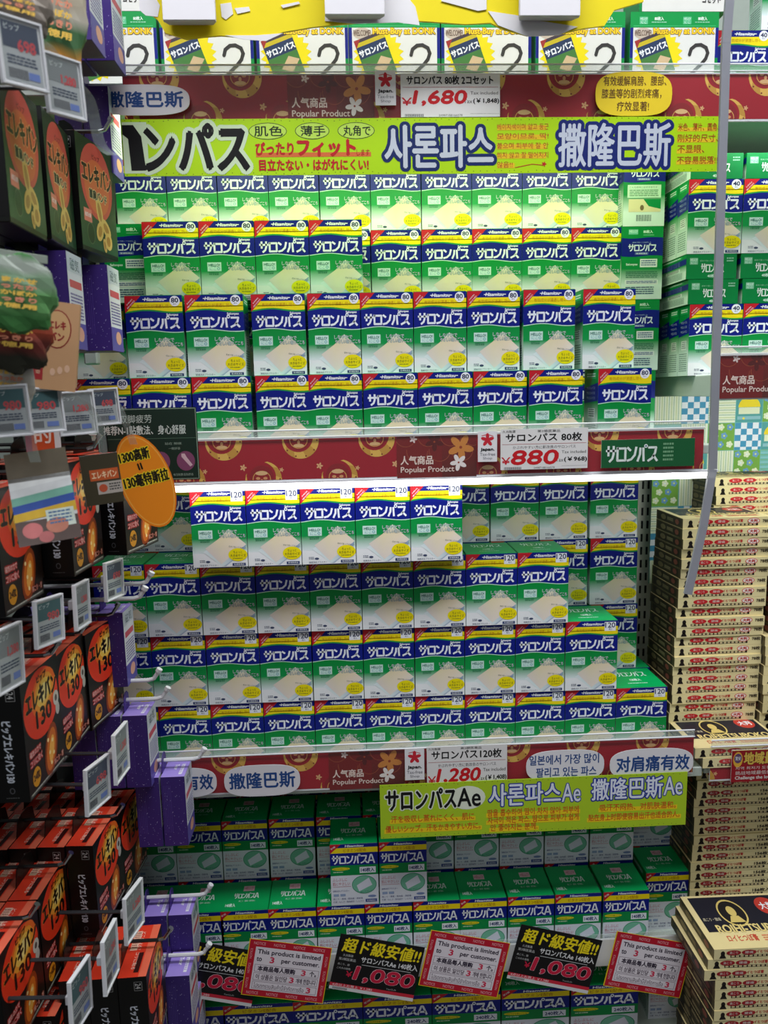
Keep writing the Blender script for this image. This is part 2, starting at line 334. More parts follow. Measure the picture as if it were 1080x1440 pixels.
def set_art():
    W, H = 118, 104; a = Art(W, H); a.clip = False
    a.rect(0, 0, W, H, (226, 226, 222), 0); a.rect(0, 0, W, 19, (0, 150, 70), 1)
    for bx in (6, 64):
        a.rect(bx+6, 6, bx+17, 15, (90, 195, 140), 2); a.text('HELLO!', bx+7, 7, bx+16, 9.6, WHT, 3); a.text('にこ', bx+8, 10.6, bx+15, 14, WHT, 3)
        a.text('80枚入', bx+26, 6, bx+38, 10.4, (225, 244, 232), 3, bold=.2); a.lines(bx+22, 12, bx+42, 13.4, 1, (150, 215, 180), 3, .8)
    a.rect(0, 19, 4, 56, BLU, 1); a.rect(114, 19, 118, 56, BLU, 1); a.rect(0, 56, 4, H, GRN, 1); a.rect(114, 56, 118, H, GRN, 1); a.rect(4, 16.5, 114, 17.4, (60, 190, 110), 2)
    # burst
    cx, cy = 38, 52; n = 40; pts = [(cx+(33 if i % 2 else 27)*math.cos(-2*PI*i/n), cy+(31 if i % 2 else 26)*math.sin(-2*PI*i/n)) for i in range(n)]
    pts = [(max(4.2, x), y) for x, y in pts]; a.poly(pts, (238, 218, 20), 1.5)
    r = -.35; c, s_ = math.cos(r), math.sin(r)
    def tr(x, y): return (30+x*c-y*s_, 46+x*s_+y*c)
    for y0, y1, col in ((-18, -14, (70, 60, 70)), (-14, -9, (200, 180, 40)), (-9, 6, (42, 58, 92)), (6, 34, (70, 122, 62))):
        a.poly([tr(-19, y1), tr(21, y1), tr(21, y0), tr(-19, y0)], col, 2.2)
    a.poly([tr(-19, -18), tr(-19, -8), tr(-10, -18)], (160, 50, 50), 2.5); a.poly([tr(-6, 22), tr(6, 30), tr(20, 18), tr(8, 10)], (206, 178, 140), 2.6)
    a.text('サロンパス', 12, 41, 50, 49, (230, 232, 238), 3, bold=.5, rot=r)
    a.text('WELCOME!', 6, 22, 28, 29, (110, 90, 80), 3, bold=.2); a.ell(17, 26, 12, 7, (200, 185, 170), 2, 16)
    a.text('Must-Buy at DONK', 31, 19.5, 112, 29, (246, 205, 40), 4, bold=.45, out=(120, 80, 30), ow=.9)
    P = [(80, 52), (82, 45), (88, 40.5), (95, 40), (102, 43.5), (104.5, 50), (102, 57), (96, 64), (88, 71), (82, 77)]
    a.stroke(P, 4.4, (58, 56, 56), 3); a.ell(80, 52, 2.1, 2.1, (58, 56, 56), 3.3, 10); a.stroke([(81, 78), (106, 78)], 4.4, (58, 56, 56), 3)
    a.text('コセット', 84, 86, 108, 94, (58, 56, 56), 3, bold=.3)
    return a
def flat_art(W, H, n):
    a = Art(W, H); a.rect(0, 0, W, H, (240, 226, 172), 0); a.rect(W*.16, H*.60, W*.84, H*.84, (40, 34, 28), 1)
    for i in range(15): a.rect(W*(.17+i*.044), H*.62, W*(.2+i*.044), H*.80, (214, 196, 150), 2)
    a.ell(W*.085, H*.4, H*.2, H*.24, (34, 28, 26), 2, 10); a.poly([(W*.05, H*.88), (W*.12, H*.88), (W*.1, H*.5), (W*.07, H*.5)], (34, 28, 26), 2)
    c = (206, 36, 44) if n == '78' else (160, 28, 40)
    for i, t in enumerate(('肩こり', '腰痛')):
        cx = W*(.255+i*.175) if n == '78' else W*(.19+i*.15); a.ell(cx, H*.36, W*.082 if n == '78' else W*.072, H*.25, c, 3, 18); a.text(t, cx-W*.04, H*.22, cx+W*.04, H*.48, (240, 224, 214), 4)
    if n == '78':
        a.text('ロイヒつぼ膏', W*.47, H*.16, W*.67, H*.46, (196, 70, 60), 3, bold=.15); a.ell(W*.79, H*.36, W*.07, H*.3, (222, 60, 60), 3, 18); a.ell(W*.79, H*.36, W*.062, H*.25, (244, 238, 230), 3.3, 18)
        a.text('大判', W*.75, H*.2, W*.83, H*.52, (190, 30, 40), 4.2, bold=.25); a.text('78枚', W*.89, H*.2, W*.985, H*.55, (50, 40, 34), 4, bold=.2)
    else:
        a.text('ロイヒつぼ膏', W*.38, H*.14, W*.58, H*.46, (190, 60, 54), 3, bold=.15); a.text('156枚入', W*.72, H*.14, W*.92, H*.5, (44, 36, 30), 4, bold=.25)
    return a
def flat_side(D, H):
    a = Art(D, H); a.rect(0, 0, D, H, (92, 82, 56), 0); a.rect(D*.06, H*.12, D*.94, H*.88, (58, 52, 40), 1)
    a.ell(D*.28, H*.5, D*.1, H*.28, (130, 116, 82), 2, 14); a.rect(D*.42, H*.3, D*.66, H*.7, (112, 100, 72), 2); a.ell(D*.8, H*.5, D*.07, H*.28, (140, 80, 66), 3, 12); a.lines(D*.44, H*.36, D*.64, H*.66, 2, (160, 146, 110), 3); return a
def flat_top(W, D):
    a = Art(W, D); a.rect(0, 0, W, D, (222, 204, 150), 0); a.rect(W*.06, D*.04, W*.97, D*.70, (30, 30, 42), 1)
    a.ell(W*.42, D*.36, W*.14, D*.26, (214, 190, 110), 2, 26); a.ell(W*.42, D*.36, W*.125, D*.23, (30, 28, 30), 2.4, 26); a.ell(W*.42, D*.33, W*.045, D*.1, (214, 190, 110), 3, 14); a.poly([(W*.34, D*.54), (W*.5, D*.54), (W*.46, D*.42), (W*.38, D*.42)], (214, 190, 110), 3)
    a.ell(W*.82, D*.25, W*.11, D*.17, (190, 60, 50), 2, 20); a.text('大判', W*.75, D*.18, W*.89, D*.32, WHT, 3, bold=.3)
    a.text('ROIHI-TSUBOKO', W*.16, D*.58, W*.94, D*.72, (222, 200, 130), 3.5, bold=.5, out=(60, 50, 40), ow=.6)
    a.text('ロイヒつぼ膏', W*.2, D*.76, W*.5, D*.88, (200, 80, 60), 3, bold=.2); a.text('肩こり・腰痛', W*.08, D*.44, W*.26, D*.5, (210, 200, 170), 3); a.lines(W*.55, D*.78, W*.9, D*.9, 3, (210, 120, 90), 3); return a
def magnet_art(green):
    W, H = 88, 120; a = Art(W, H); bg = (16, 14, 14) if not green else (24, 44, 26); a.rect(0, 0, W, H*.5, bg, 0); a.rect(0, H*.5, W, H, bg, 0, bot=(44, 28, 20) if not green else (40, 74, 50))
    if green:
        a.ell(44, 44, 38, 42, (196, 74, 66), 1, 32); a.poly([(44+30*math.cos(-i*PI/12), 50+30*math.sin(-i*PI/12)) for i in range(24)], (204, 100, 60), 1.3)
        a.text('ピップ', 36, 14, 54, 20, (60, 20, 20), 3); a.text('エレキバン', 10, 26, 80, 48, (40, 26, 20), 3, bold=.9, out=(226, 160, 110), ow=1.6); a.text('首肩バンド', 24, 54, 66, 64, (40, 30, 24), 3, bold=.5, out=(220, 200, 150), ow=1.2)
        a.rect(8, 78, 26, 92, (214, 120, 104), 2); a.text('磁気治療', 10, 82, 24, 87, WHT, 3)
        for i, (x, y, rx, ry, r) in enumerate(((46, 76, 7, 18, -.25), (60, 92, 8, 13, -.9), (44, 98, 8, 12, .5), (64, 106, 9, 10, 0), (54, 112, 4, 8, -.2))): a.ell(x, y, rx, ry, (212, 176, 100), 2+i*.2, 16, r); a.ell(x, y, rx*.55, ry*.6, (170, 124, 60), 2.05+i*.2, 12, r)
        a.ell(22, 104, 9, 12, (80, 100, 70), 1.6, 18); a.ell(22, 104, 8, 11, (28, 50, 30), 1.8, 18)
    else:
        n = 32; a.poly([(43+41*math.cos(-2*PI*i/n), 36+35*math.sin(-2*PI*i/n)) for i in range(n)], [(240, 60, 30)]*n, 1)
        for k, cc in enumerate(((244, 110, 34), (246, 160, 50), (250, 205, 90), (252, 232, 150))): a.ell(50, 28, 30-k*6, 22-k*4.4, cc, 1.2+k*.15, 22, -.3)
        a.text('ピップ', 36, 7, 58, 14, (50, 20, 10), 3, bold=.4); a.text('エレキバン', 8, 17, 80, 37, (24, 14, 10), 3, bold=1.1, out=(250, 190, 60), ow=1.3); a.text('130', 28, 41, 64, 58, (24, 14, 10), 3, bold=1.0, out=(250, 170, 60), ow=1.0)
        a.ell(77, 45, 7, 8, (205, 200, 190), 3.2, 16); a.ell(77, 45, 3, 3.6, (90, 80, 76), 3.6, 12); a.ell(79, 57, 5, 7, (190, 186, 180), 3.1, 14)
        a.text('磁気の力で', 7, 74, 32, 80, (246, 226, 220), 3, out=(190, 40, 40), ow=1.3); a.text('コリに効く', 7, 83, 34, 90, (246, 226, 220), 3, out=(190, 40, 40), ow=1.3)
        a.ell(56, 92, 15, 27, (150, 62, 18), 2, 22, .35); a.ell(56, 92, 11, 22, (216, 110, 30), 2.2, 20, .35); a.ell(57, 92, 6, 14, (250, 180, 80), 2.4, 16, .35)
        for i, (x, y) in enumerate(((50, 80), (60, 84), (52, 94), (61, 98), (54, 106))): a.ell(x, y, 2.2, 2.2, (255, 226, 160), 2.8, 8)
        a.ell(18, 103, 9, 10, (220, 150, 30), 2.6, 18); a.text('24粒', 11, 98, 25, 106, (60, 30, 10), 3, bold=.4)
        a.text('肩こり・首', 60, 106, 84, 112, (240, 190, 170), 3, out=(150, 50, 40), ow=.8); a.rect(2, 115, 86, 118.5, (90, 90, 86), 1); a.lines(4, 115.5, 84, 118, 1, (190, 190, 180), 2)
    return a
def magnet_side(D, H, green):
    a = Art(D, H); a.rect(0, 0, D, H, (10, 10, 11), 0)
    for x0, y0, x1, y1 in ((D-14, 6, D-5, 6.5), (D-14, 17, D-5, 17.5), (D-14, 6, D-13.5, 17), (D-5.5, 6, D-5, 17.5)): a.rect(x0, y0, x1, y1, (150, 150, 150), 1)
    a.text('24', D-13, 8.5, D-6, 14.5, (210, 210, 210), 2, rot=PI/2)
    a.text('ピップエレキバン130' if not green else 'エレキバン', D/2-31 if not green else D/2-22, H*.57-4.5, D/2+31 if not green else D/2+22, H*.57+4.5, (206, 212, 224), 2, bold=.35, rot=PI/2)
    a.ell(D/2, H-12, 2.6, 3.2, (90, 90, 95), 1, 10); a.ell(D/2, H-12, 1.8, 2.4, (10, 10, 11), 1.5, 10); a.lines(D*.3, H-5, D*.7, H-4, 1, (110, 110, 110), 1); return a
def magnet_top(W, D, green):
    # seen from above: x runs along the depth (towards the aisle), y along the width
    a = Art(D, W); base = (226, 62, 40) if not green else (60, 20, 22); a.rect(0, 0, D, W, base, 0)
    a.rect(D*.72, 0, D, W, (236, 110, 84), 1); a.text('どこに貼る？コリに貼る', D*.45-W*.36, W*.5-2.4, D*.45+W*.36, W*.5+2.4, (246, 224, 210), 2, rot=PI/2)
    a.rect(D*.12, W*.12, D*.38, W*.5, (236, 190, 170), 1); a.lines(D*.15, W*.15, D*.35, W*.47, 8, (120, 30, 24), 2); a.rect(D*.5, W*.55, D*.68, W*.92, (60, 20, 20), 1); return a
def purple_side(D, H):
    a = Art(D, H); a.rect(0, 0, D, H, (64, 44, 122), 0)
    for i in range(60): x, y = random.uniform(1, D-1), random.uniform(1, H-1); r = random.uniform(.3, .75); a.rect(x, y, x+r, y+r, (206, 196, 250), 1)
    for i in range(5): a.rect(3+i*2.2, H*.12, 3.3+i*2.2, H*.8, (100, 78, 170), 1)
    return a
def purple_front(W, H):
    a = Art(W, H); a.rect(0, 0, W, H, (220, 222, 232), 0); a.rect(0, 0, W, H*.2, (200, 206, 218), 1); a.rect(W*.1, H*.28, W*.9, H*.36, (204, 80, 96), 1)
    a.text('磁気', W*.2, H*.05, W*.8, H*.18, (60, 84, 100), 2); a.lines(W*.1, H*.42, W*.9, H*.7, 8, (110, 100, 160), 1); a.rect(0, H*.72, W, H, (96, 84, 170), 1); a.ell(W*.6, H*.84, W*.24, H*.08, (230, 170, 150), 2, 14); return a
def purple_top(W, D):
    a = Art(D, W); a.rect(0, 0, D, W, (164, 142, 228), 0); a.text('Teor', D*.5-W*.16, W*.4-2.6, D*.5+W*.16, W*.4+2.6, (240, 238, 250), 2, bold=.3, rot=PI/2); a.rect(D*.7, W*.2, D*.84, W*.85, (232, 230, 248), 1); a.lines(D*.72, W*.22, D*.82, W*.8, 8, (120, 90, 200), 2); return a

# ------------------------------------------------------------------ carton kinds (mesh data shared by all copies)
KIND = {}
def make_kind(key, W, D, H, body, faces, mat_=None, flap=None):
    """origin: centre of the bottom; front faces -y"""
    b = MB(); b.box(-W/2, -D/2, 0, W/2, D/2, H, body)
    for f, a in faces.items():
        if f == 'front': b.art(a, (-W/2, -D/2, H), (1, 0, 0), (0, 0, 1), (0, -1, 0))
        if f == 'left': b.art(a, (-W/2, D/2, H), (0, -1, 0), (0, 0, 1), (-1, 0, 0))
        if f == 'right': b.art(a, (W/2, -D/2, H), (0, 1, 0), (0, 0, 1), (1, 0, 0))
        if f == 'top': b.art(a, (-W/2, D/2, H), (1, 0, 0), (0, 1, 0), (0, 0, 1))
    fl = None
    if flap:
        g = MB(); g.box(-W/2+.0008, -D/2+.0006, H-.0002, W/2-.0008, D/2-.0008, H+.0005, (0, 160, 84), .0002)
        g.art(flap, (-W/2+.0008, D/2-.0008, H+.0005), (1, 0, 0), (0, 1, 0), (0, 0, 1)); fl = g.mesh(key+'_flap', mat_ or M_CARD)
    KIND[key] = (b.mesh(key, mat_ or M_CARD), W, D, H, fl)
for n, W, D, H in (('80', .074, .050, .104), ('120', .074, .078, .105), ('40', .074, .034, .100)):
    make_kind(n, W, D, H, (0, 140, 70), {'front': front_art(n), 'left': side_art(D*1000, H*1000), 'right': side_art(D*1000, H*1000)}, flap=top_art(W*1000-1.6, D*1000-1.4, 'N', n))
make_kind('140', .0700, .068, .098, (0, 130, 64), {'front': ae_art(70, 98, '140'), 'left': side_art(68, 98)}, flap=top_art(68.4, 66.6, 'A', '140'))
make_kind('240', .1030, .068, .100, (0, 130, 64), {'front': ae_art(103, 100, '240'), 'left': side_art(68, 100)}, flap=top_art(101, 66.6, 'A', '240'))
make_kind('backA', .062, .05, .104, (0, 140, 70), {'front': back_art(0), 'left': side_art(50, 102)}); make_kind('backB', .062, .05, .104, (0, 140, 70), {'front': back_art(1), 'left': side_art(50, 102)})
make_kind('lying', .075, .100, .034, (0, 120, 60), {'front': lying_art(), 'left': side_art(100, 34)})
make_kind('set', .118, .06, .104, (0, 140, 70), {'front': set_art()})
make_kind('flat78', .136, .100, .0150, (232, 216, 160), {'front': flat_art(136, 15, '78'), 'left': flat_side(100, 15), 'top': flat_top(136, 100)})
make_kind('flat156', .140, .110, .0150, (226, 208, 152), {'front': flat_art(140, 15, '156'), 'left': flat_side(110, 15), 'top': flat_top(140, 110)})
# hanging packs: origin at the top centre, face +x; 'front' of the carton turned by hand below
def make_hang(key, W, D, H, body, face, side, top):
    b = MB(); b.box(-D, -W/2, -H, 0, W/2, 0, body)
    b.art(face, (0, -W/2, 0), (0, 1, 0), (0, 0, 1), (1, 0, 0)); b.art(side, (-D, -W/2, 0), (1, 0, 0), (0, 0, 1), (0, -1, 0))
    b.art(top, (-D, W/2, 0), (1, 0, 0), (0, 1, 0), (0, 0, 1))
    b.slab([(-D+.001, -W/2+.001, -H-.0002), (-D+.001, W/2-.001, -H-.0002), (-.001, W/2-.001, -H-.0002), (-.001, -W/2+.001, -H-.0002)], (0, 0, -1), .0001, (96, 96, 104) if key == 'purple' else (20, 22, 20))
    t = MB(); t.slab([(-D+.0004, -W*.28, -.002), (-D+.0004, W*.28, -.002), (-D+.0004, W*.22, .019), (-D+.0004, W*.08, .024), (-D+.0004, -W*.08, .024), (-D+.0004, -W*.22, .019)], (1, 0, 0), .0008, body)
    KIND[key] = (b.mesh(key, M_GLOSS), W, D, H, t.mesh(key+'_tab', M_CARD))
make_hang('magnet', .088, .032, .120, (14, 13, 13), magnet_art(False), magnet_side(32, 120, False), magnet_top(88, 32, False))
make_hang('green', .088, .030, .125, (12, 16, 12), magnet_art(True), magnet_side(30, 120, True), magnet_top(88, 30, True))
make_hang('purple', .045, .031, .098, (66, 42, 130), purple_front(45, 98), purple_side(31, 98), purple_top(45, 31))

def place(kind, x, y, z, label, group, name='plaster_carton', cat='box', rz=0.0, sx=1.0, flap=True):
    me, W, D, H, fl = KIND[kind]
    o = link(name, me); o.location = (x, y, z); o.rotation_euler = (0, 0, rz); o.scale = (sx, 1, 1); tag(o, label, cat, group)
    if fl and flap: link('top_flap', fl, o)
    return o
def row(kind, edges, py, Y, z, what, group, where, jit=.004, name='plaster_carton'):
    """edges: list of (left px, right px) along one row standing with its front at Y and its bottom at z; drawn size stays real"""
    W, D = KIND[kind][1:3]
    for i, e in enumerate(edges):
        dy = e[2] if len(e) > 2 else 0
        A = on_y(e[0], py, Y+dy); B = on_y(e[1], py, Y+dy); xm = (A.x+B.x)/2
        s = max(.94, min(1.045, (B.x-A.x-.0005)/W))
        place(kind, xm, Y+dy+D/2, z, '%s, %s from the hanging rack, %s' % (what, ORD[i], where), group, sx=s, rz=e[3] if len(e) > 3 else 0, name=name)

# ================================================================== SETTING
S1, S2, S3, S4, S5 = .820, .361, -.106, -.408, -.552
XL, XR = -.118, .786
def board(name, x0, x1, zt, th=.014, y0=-.052, y1=.34, m=M_STEEL):
    b = MB(); b.box(x0, y0, zt-th, x1, y1, zt, (200, 208, 202), .001); return struct(link(name, b.mesh(name, m)))
b = MB(); b.box(-1.6, -2.6, -1.02, 2.6, .8, -1.0, (120, 118, 112), 0); struct(link('floor', b.mesh('floor', M_FLOOR)))
b = MB(); b.box(-.6, .342, -1.0, 1.5, .352, 1.5, (170, 178, 172), 0); struct(link('wall_back', b.mesh('wall_back', mat('back_panel', (150, 160, 152), .6, noise=.08))))
def shelf(name, x0, x1, zt, label, y0=-.052, th=.014):
    b = MB(); b.box(x0, y0, zt-th, x1, .34, zt, (200, 208, 202), .001)
    o = link('shelf_board', b.mesh('shelf_board', M_STEEL)); return tag(o, label, 'shelf', None)
shelf('s', XL, XR, S1, 'grey steel shelf board under the two-pack cartons, topmost'); shelf('s', XL, XR, S2, 'grey steel shelf board under the 80-count boxes', th=.012)
shelf('s', XL, XR, S3, 'grey steel shelf board under the wall of 120-count boxes'); shelf('s', XL, XR, S4, 'grey steel shelf board under the 140-count boxes', th=.012)
shelf('s', XL, XR, S5, 'grey steel base shelf under the wide 240-count boxes', th=.03)
shelf('s', .792, 1.4, S1, 'shelf board above the 40-count boxes in the neighbouring bay'); shelf('s', .792, 1.4, .455, 'shelf board under the 40-count boxes in the neighbouring bay', th=.03, y0=-.045)
shelf('s', .792, 1.4, S3, 'shelf board under the stacked flat cream boxes', y0=-.045); shelf('s', .792, 1.4, S5, 'base shelf under the 156-count flat boxes', th=.03, y0=-.17)
for i, xx in enumerate((-.128, .795, 1.41)):   # slotted uprights
    b = MB(); ua, ub = on_y(897, 700, .27).x, on_y(920, 700, .27).x
    b.box(xx-.004 if i != 1 else ua, .27 if i == 1 else .30, -1.0, xx+.012 if i != 1 else ub, .341, 1.3, (226, 226, 214), .001)
    o = tag(link('slotted_upright', b.mesh('upright', mat('cream_steel', (226, 226, 214), .45, noise=.04))), ('cream slotted upright behind the hanging rack', 'cream slotted upright beside the patchwork panel', 'cream slotted upright beyond the flat boxes')[i], 'upright')
    if i == 1:
        for row_ in range(48):
            for c_ in (0, 1):
                g = MB(); g.box(ua+.007, .2690, -.1, ua+.0105, .2702, -.086, (16, 18, 16), 0)
                if row_ == 0 and c_ == 0: sm = g.mesh('slot', M_DARK)
                s_ = link('slot', sm, o); s_.location = (c_*.010, 0, row_*.024)
# added dark panel hiding the bright wall behind the rack, and base plinth
b = MB(); b.box(-.150, -.045, -1.0, -.134, .34, 1.3, (150, 156, 150), .001); tag(link('added_dark_panel', b.mesh('added_dark_panel', M_DARK)), 'added dark panel darkening the gap behind the hanging rack', 'panel')
b = MB(); b.box(-.12, -.03, -1.0, 1.4, .3, -.583, (60, 62, 62), .001); struct(link('trim_1', b.mesh('plinth', M_DARK)))

# patchwork paper behind the flat boxes
def patchwork():
    a = Art(430, 330); a.clip = True; U = 48
    a.rect(0, 0, 430, 330, (120, 190, 186), 0)
    def checker(x, y, w_, h_, L=1):
        a.rect(x, y, x+w_, y+h_, (232, 238, 246), L); s_ = 10.5; j = 0
        while j*s_ < h_-1:
            i = j % 2
            while i*s_ < w_-1: a.rect(x+i*s_, y+j*s_, min(x+i*s_+s_, x+w_), min(y+j*s_+s_, y+h_), (70, 150, 190), L+.5); i += 2
            j += 1
    def stripes(x, y, w_, h_, vert, L=1, c=((230, 236, 214), (90, 160, 140), (200, 214, 160))):
        a.rect(x, y, x+w_, y+h_, c[0], L); n = int((w_ if vert else h_)/4.2)
        for i in range(n):
            q = 4.2*i; wd = 1.5 if i % 2 else .8
            if vert: a.rect(x+q, y, x+q+wd, y+h_, c[1+i % 2], L+.5)
            else: a.rect(x, y+q, x+w_, y+q+wd, c[1+i % 2], L+.5)
    def flowers(x, y, w_, h_, L=1):
        a.rect(x, y, x+w_, y+h_, (120, 172, 72), L); k = 0
        for j in range(int(h_/15)+1):
            for i in range(int(w_/16)+1):
                cx, cy = x+7+i*16+(j % 2)*6, y+7+j*15
                if cx+6 > x+w_ or cy+6 > y+h_: continue
                col, k = ((226, 234, 200) if k % 2 else (110, 160, 205)), k+1
                for q in range(5): a.ell(cx+3.6*math.cos(q*1.257), cy+3.6*math.sin(q*1.257), 2.6, 2.6, col, L+.5+q*.03, 8)
                a.ell(cx, cy, 1.5, 1.5, (236, 240, 120) if k % 2 else (230, 240, 250), L+1, 8)
    def sun(x, y, w_, h_, L=1):
        a.rect(x, y, x+w_, y+h_, (84, 160, 160), L); a.poly([(x+4+(w_-8)*(.5+.5*math.cos(-PI*i/12)), y+h_*.45+h_*.38*math.sin(-PI*i/12)) for i in range(13)], (238, 214, 40), L+.5)
        a.rect(x+5, y+h_*.46, x+w_-5, y+h_*.7, (226, 232, 200), L+.6); a.rect(x+3, y+h_*.78, x+w_-3, y+h_*.9, (140, 190, 200), L+.6); a.ell(x+w_*.3, y+h_*.86, 2.4, 2.4, (240, 220, 60), L+1, 5)
    cell = [flowers, checker, sun, lambda x, y, w_, h_: stripes(x, y, w_, h_, True), lambda x, y, w_, h_: stripes(x, y, w_, h_, False), lambda x, y, w_, h_: stripes(x, y, w_, h_, False, c=((120, 190, 186), (120, 172, 72), (150, 200, 210)))]
    grid = [[3, 1, 4, 2, 0, 1, 5, 3, 1], [5, 3, 0, 1, 2, 5, 0, 4, 0], [5, 2, 3, 0, 5, 3, 1, 2, 3], [0, 3, 1, 4, 1, 0, 2, 5, 1], [4, 1, 0, 2, 3, 1, 4, 0, 2], [1, 0, 5, 1, 0, 2, 3, 1, 0], [3, 2, 1, 0, 4, 1, 0, 2, 1]]
    for j, r in enumerate(grid):
        for i, c_ in enumerate(r): cell[c_](i*U, j*U, U-.8, U-.8)
    return a
pw = patchwork(); b = MB(); A0 = on_y(921, 558, .24)
b.box(A0.x, .2404, A0.z-.33, A0.x+.43, .2424, A0.z, (120, 190, 186), 0); b.art(pw, (A0.x, .2404, A0.z), (1, 0, 0), (0, 0, 1), (0, -1, 0))
tag(link('patchwork_panel', b.mesh('patchwork', M_PAPER)), 'blue, green and yellow patchwork display sheet behind the flat box stacks', 'panel')

# ================================================================== PRICE RAILS
RY = -.060
def motif(a, cx, cy, r, inv=1):
    n = 22
    def cr(t): return (cx+r*math.cos(t), cy+r*math.sin(t)), (cx-r*.12+r*.80*math.cos(t), cy-r*.16*inv+r*.80*math.sin(t))
    for i in range(n):
        t0, t1 = PI*(-.42+1.5*i/n), PI*(-.42+1.5*(i+1)/n)
        (a0, b0), (a1, b1) = cr(t0), cr(t1); c0 = (196, 146, 60) if (i//3) % 2 else (222, 178, 84)
        a.poly([b0, b1, a1, a0], c0, 1.2)
    for i in range(5):
        t = PI*(.0+.2*i); a.ell(cx+r*.9*math.cos(t), cy+r*.9*math.sin(t), r*.05, r*.05, (120, 40, 30), 1.5, 6)
    a.ell(cx-r*.1, cy-r*.12, r*.66, r*.66, (140, 26, 34), 1.3, 20)
    a.ell(cx-r*.1, cy-r*.02, r*.50, r*.46, (214, 160, 84), 1.5, 18); a.ell(cx-r*.1, cy-r*.02, r*.46, r*.42, (146, 30, 34), 1.6, 18)
    a.ell(cx-r*.1, cy-r*.34, r*.34, r*.12, (220, 180, 130), 1.8, 12)
    for s_ in (-1, 1): a.ell(cx-r*.1+s_*r*.2, cy-r*.06, r*.12, r*.08, (210, 150, 100), 1.8, 10)
    a.ell(cx-r*.1, cy+r*.1, r*.08, r*.12, (214, 160, 110), 1.9, 8); a.ell(cx-r*.1, cy+r*.28, r*.3, r*.1, (216, 176, 124), 1.8, 12)
def blossom(a, cx, cy, r, col, L=2, rot=0):
    for q in range(5):
        t = rot+q*2*PI/5; a.ell(cx+r*.55*math.cos(t), cy+r*.55*math.sin(t), r*.5, r*.27, col, L+q*.03, 12, t)
    a.ell(cx, cy, r*.12, r*.12, (150, 60, 30), L+.4, 8)
def popular():
    a = Art(106, 56); a.clip = True; a.rect(0, 0, 106, 56, (120, 26, 26), 0); a.rect(60, 0, 106, 56, (120, 26, 26), 0.3, bot=(90, 30, 24))
    for k in range(7):
        cx = 12+k*15; a.stroke([(cx+14*math.cos(t*.3), 20*(k % 2)+14*math.sin(t*.3)) for t in range(12)], .5, (170, 86, 50), 1)
    blossom(a, 50, 8, 12, (88, 22, 22), 1.5, .3); blossom(a, 85, 16, 17, (206, 132, 60), 2, .2); blossom(a, 82, 36, 11, (236, 226, 224), 2.6, .5); blossom(a, 22, 4, 5, (226, 206, 204), 2)
    a.text('人气商品', 5, 26, 48, 37.5, (236, 214, 204), 3.4, bold=.3); a.text('Popular Product', 5, 40.5, 76, 50, (236, 214, 204), 3.4, bold=.15); return a
def strip_art(Wmm, H, seed=0):
    a = Art(Wmm, H); a.clip = True; a.rect(0, 0, Wmm, H, (158, 22, 38), 0); n = int(Wmm/100)+2
    for i in range(n):
        motif(a, 34+seed+i*100, 2, 24); motif(a, -16+seed+i*100, 52, 24, 1)
        blossom(a, -42+seed+i*100, 36, 4.4, (222, 170, 120), 1.5); blossom(a, 8+seed+i*100, 40, 3, (222, 170, 120), 1.5)
    return a
def rail(x0, x1, zt, H, label, pop=None, seed=0, Y=RY, lip=True, top=.011):
    W = (x1-x0)*1000
    o = thing('price_rail', (0, 0, 0), label, 'price rail')
    b = MB(); b.box(x0, Y+.001, zt-H-.003, x1, Y+.0035, zt+.002, (205, 210, 208), .0005); b.box(x0, Y+.0035, zt-H+.01, x1, Y+.008, zt-.016, (180, 185, 182), .0005); link('rail_back', b.mesh('rail_back', M_WHITEPL), o)
    b = MB(); b.art(strip_art(W, H*1000, seed), (x0, Y+.001, zt), (1, 0, 0), (0, 0, 1), (0, -1, 0)); link('red_insert', b.mesh('red_insert', M_GLOSS), o)
    if pop is not None:
        b = MB(); b.box(pop, Y+.0002, zt-H, pop+.106, Y+.0007, zt, (112, 26, 26), 0); b.art(popular(), (pop, Y+.0002, zt), (1, 0, 0), (0, 0, 1), (0, -1, 0)); link('popular_product_insert', b.mesh('pop', M_GLOSS), o)
    b = MB(); b.box(x0, Y-.0042, zt-H-.003, x1, Y-.0034, zt+.002, (220, 230, 226), 0); link('clear_cover', b.mesh('clear_cover', M_FILM), o)
    if lip:
        b = MB(); b.box(x0, Y-.001, zt+.002, x1, Y+.001, zt+top, (220, 232, 226), .0003); link('clear_lip', b.mesh('clear_lip', M_CLEAR), o)
        b = MB(); b.tube([(x0, Y, zt+top+.0006), (x1, Y, zt+top+.0006)], .0011, (215, 232, 226)); b.tube([(x0, Y-.002, zt+.0026), (x1, Y-.002, zt+.0026)], .0008, (215, 232, 226)); link('lip_edge', b.mesh('lip_edge', M_WHITEPL), o)
    return o
R1T, R2T, R3T = on_y(600, 105, RY).z, on_y(600, 613, RY).z, on_y(600, 1053, RY).z
RH = .053
X = lambda px, py, Y=RY: on_y(px, py, Y).x
rail(X(171, 100), X(1015, 100), R1T, RH, 'red decorated price rail below the two-pack cartons, topmost', X(404, 130), seed=-90)
rail(-.05, X(990, 620), R2T, RH, 'red decorated price rail below the 80-count boxes', X(558, 640), seed=40)
rail(-.10, X(975, 1070), R3T, RH, 'red decorated price rail below the wall of 120-count boxes', X(463, 1090), seed=74)
rail(X(1020, 120), 1.35, R1T, RH, 'red price rail above the 40-count boxes, beyond the grey divider bar', None, seed=20)
rail(X(1012, 520, -.055), 1.35, on_y(1050, 500, -.055).z, RH+.002, 'dark red popular-product rail below the 40-count boxes', X(1012, 520, -.055), seed=60, Y=-.055)
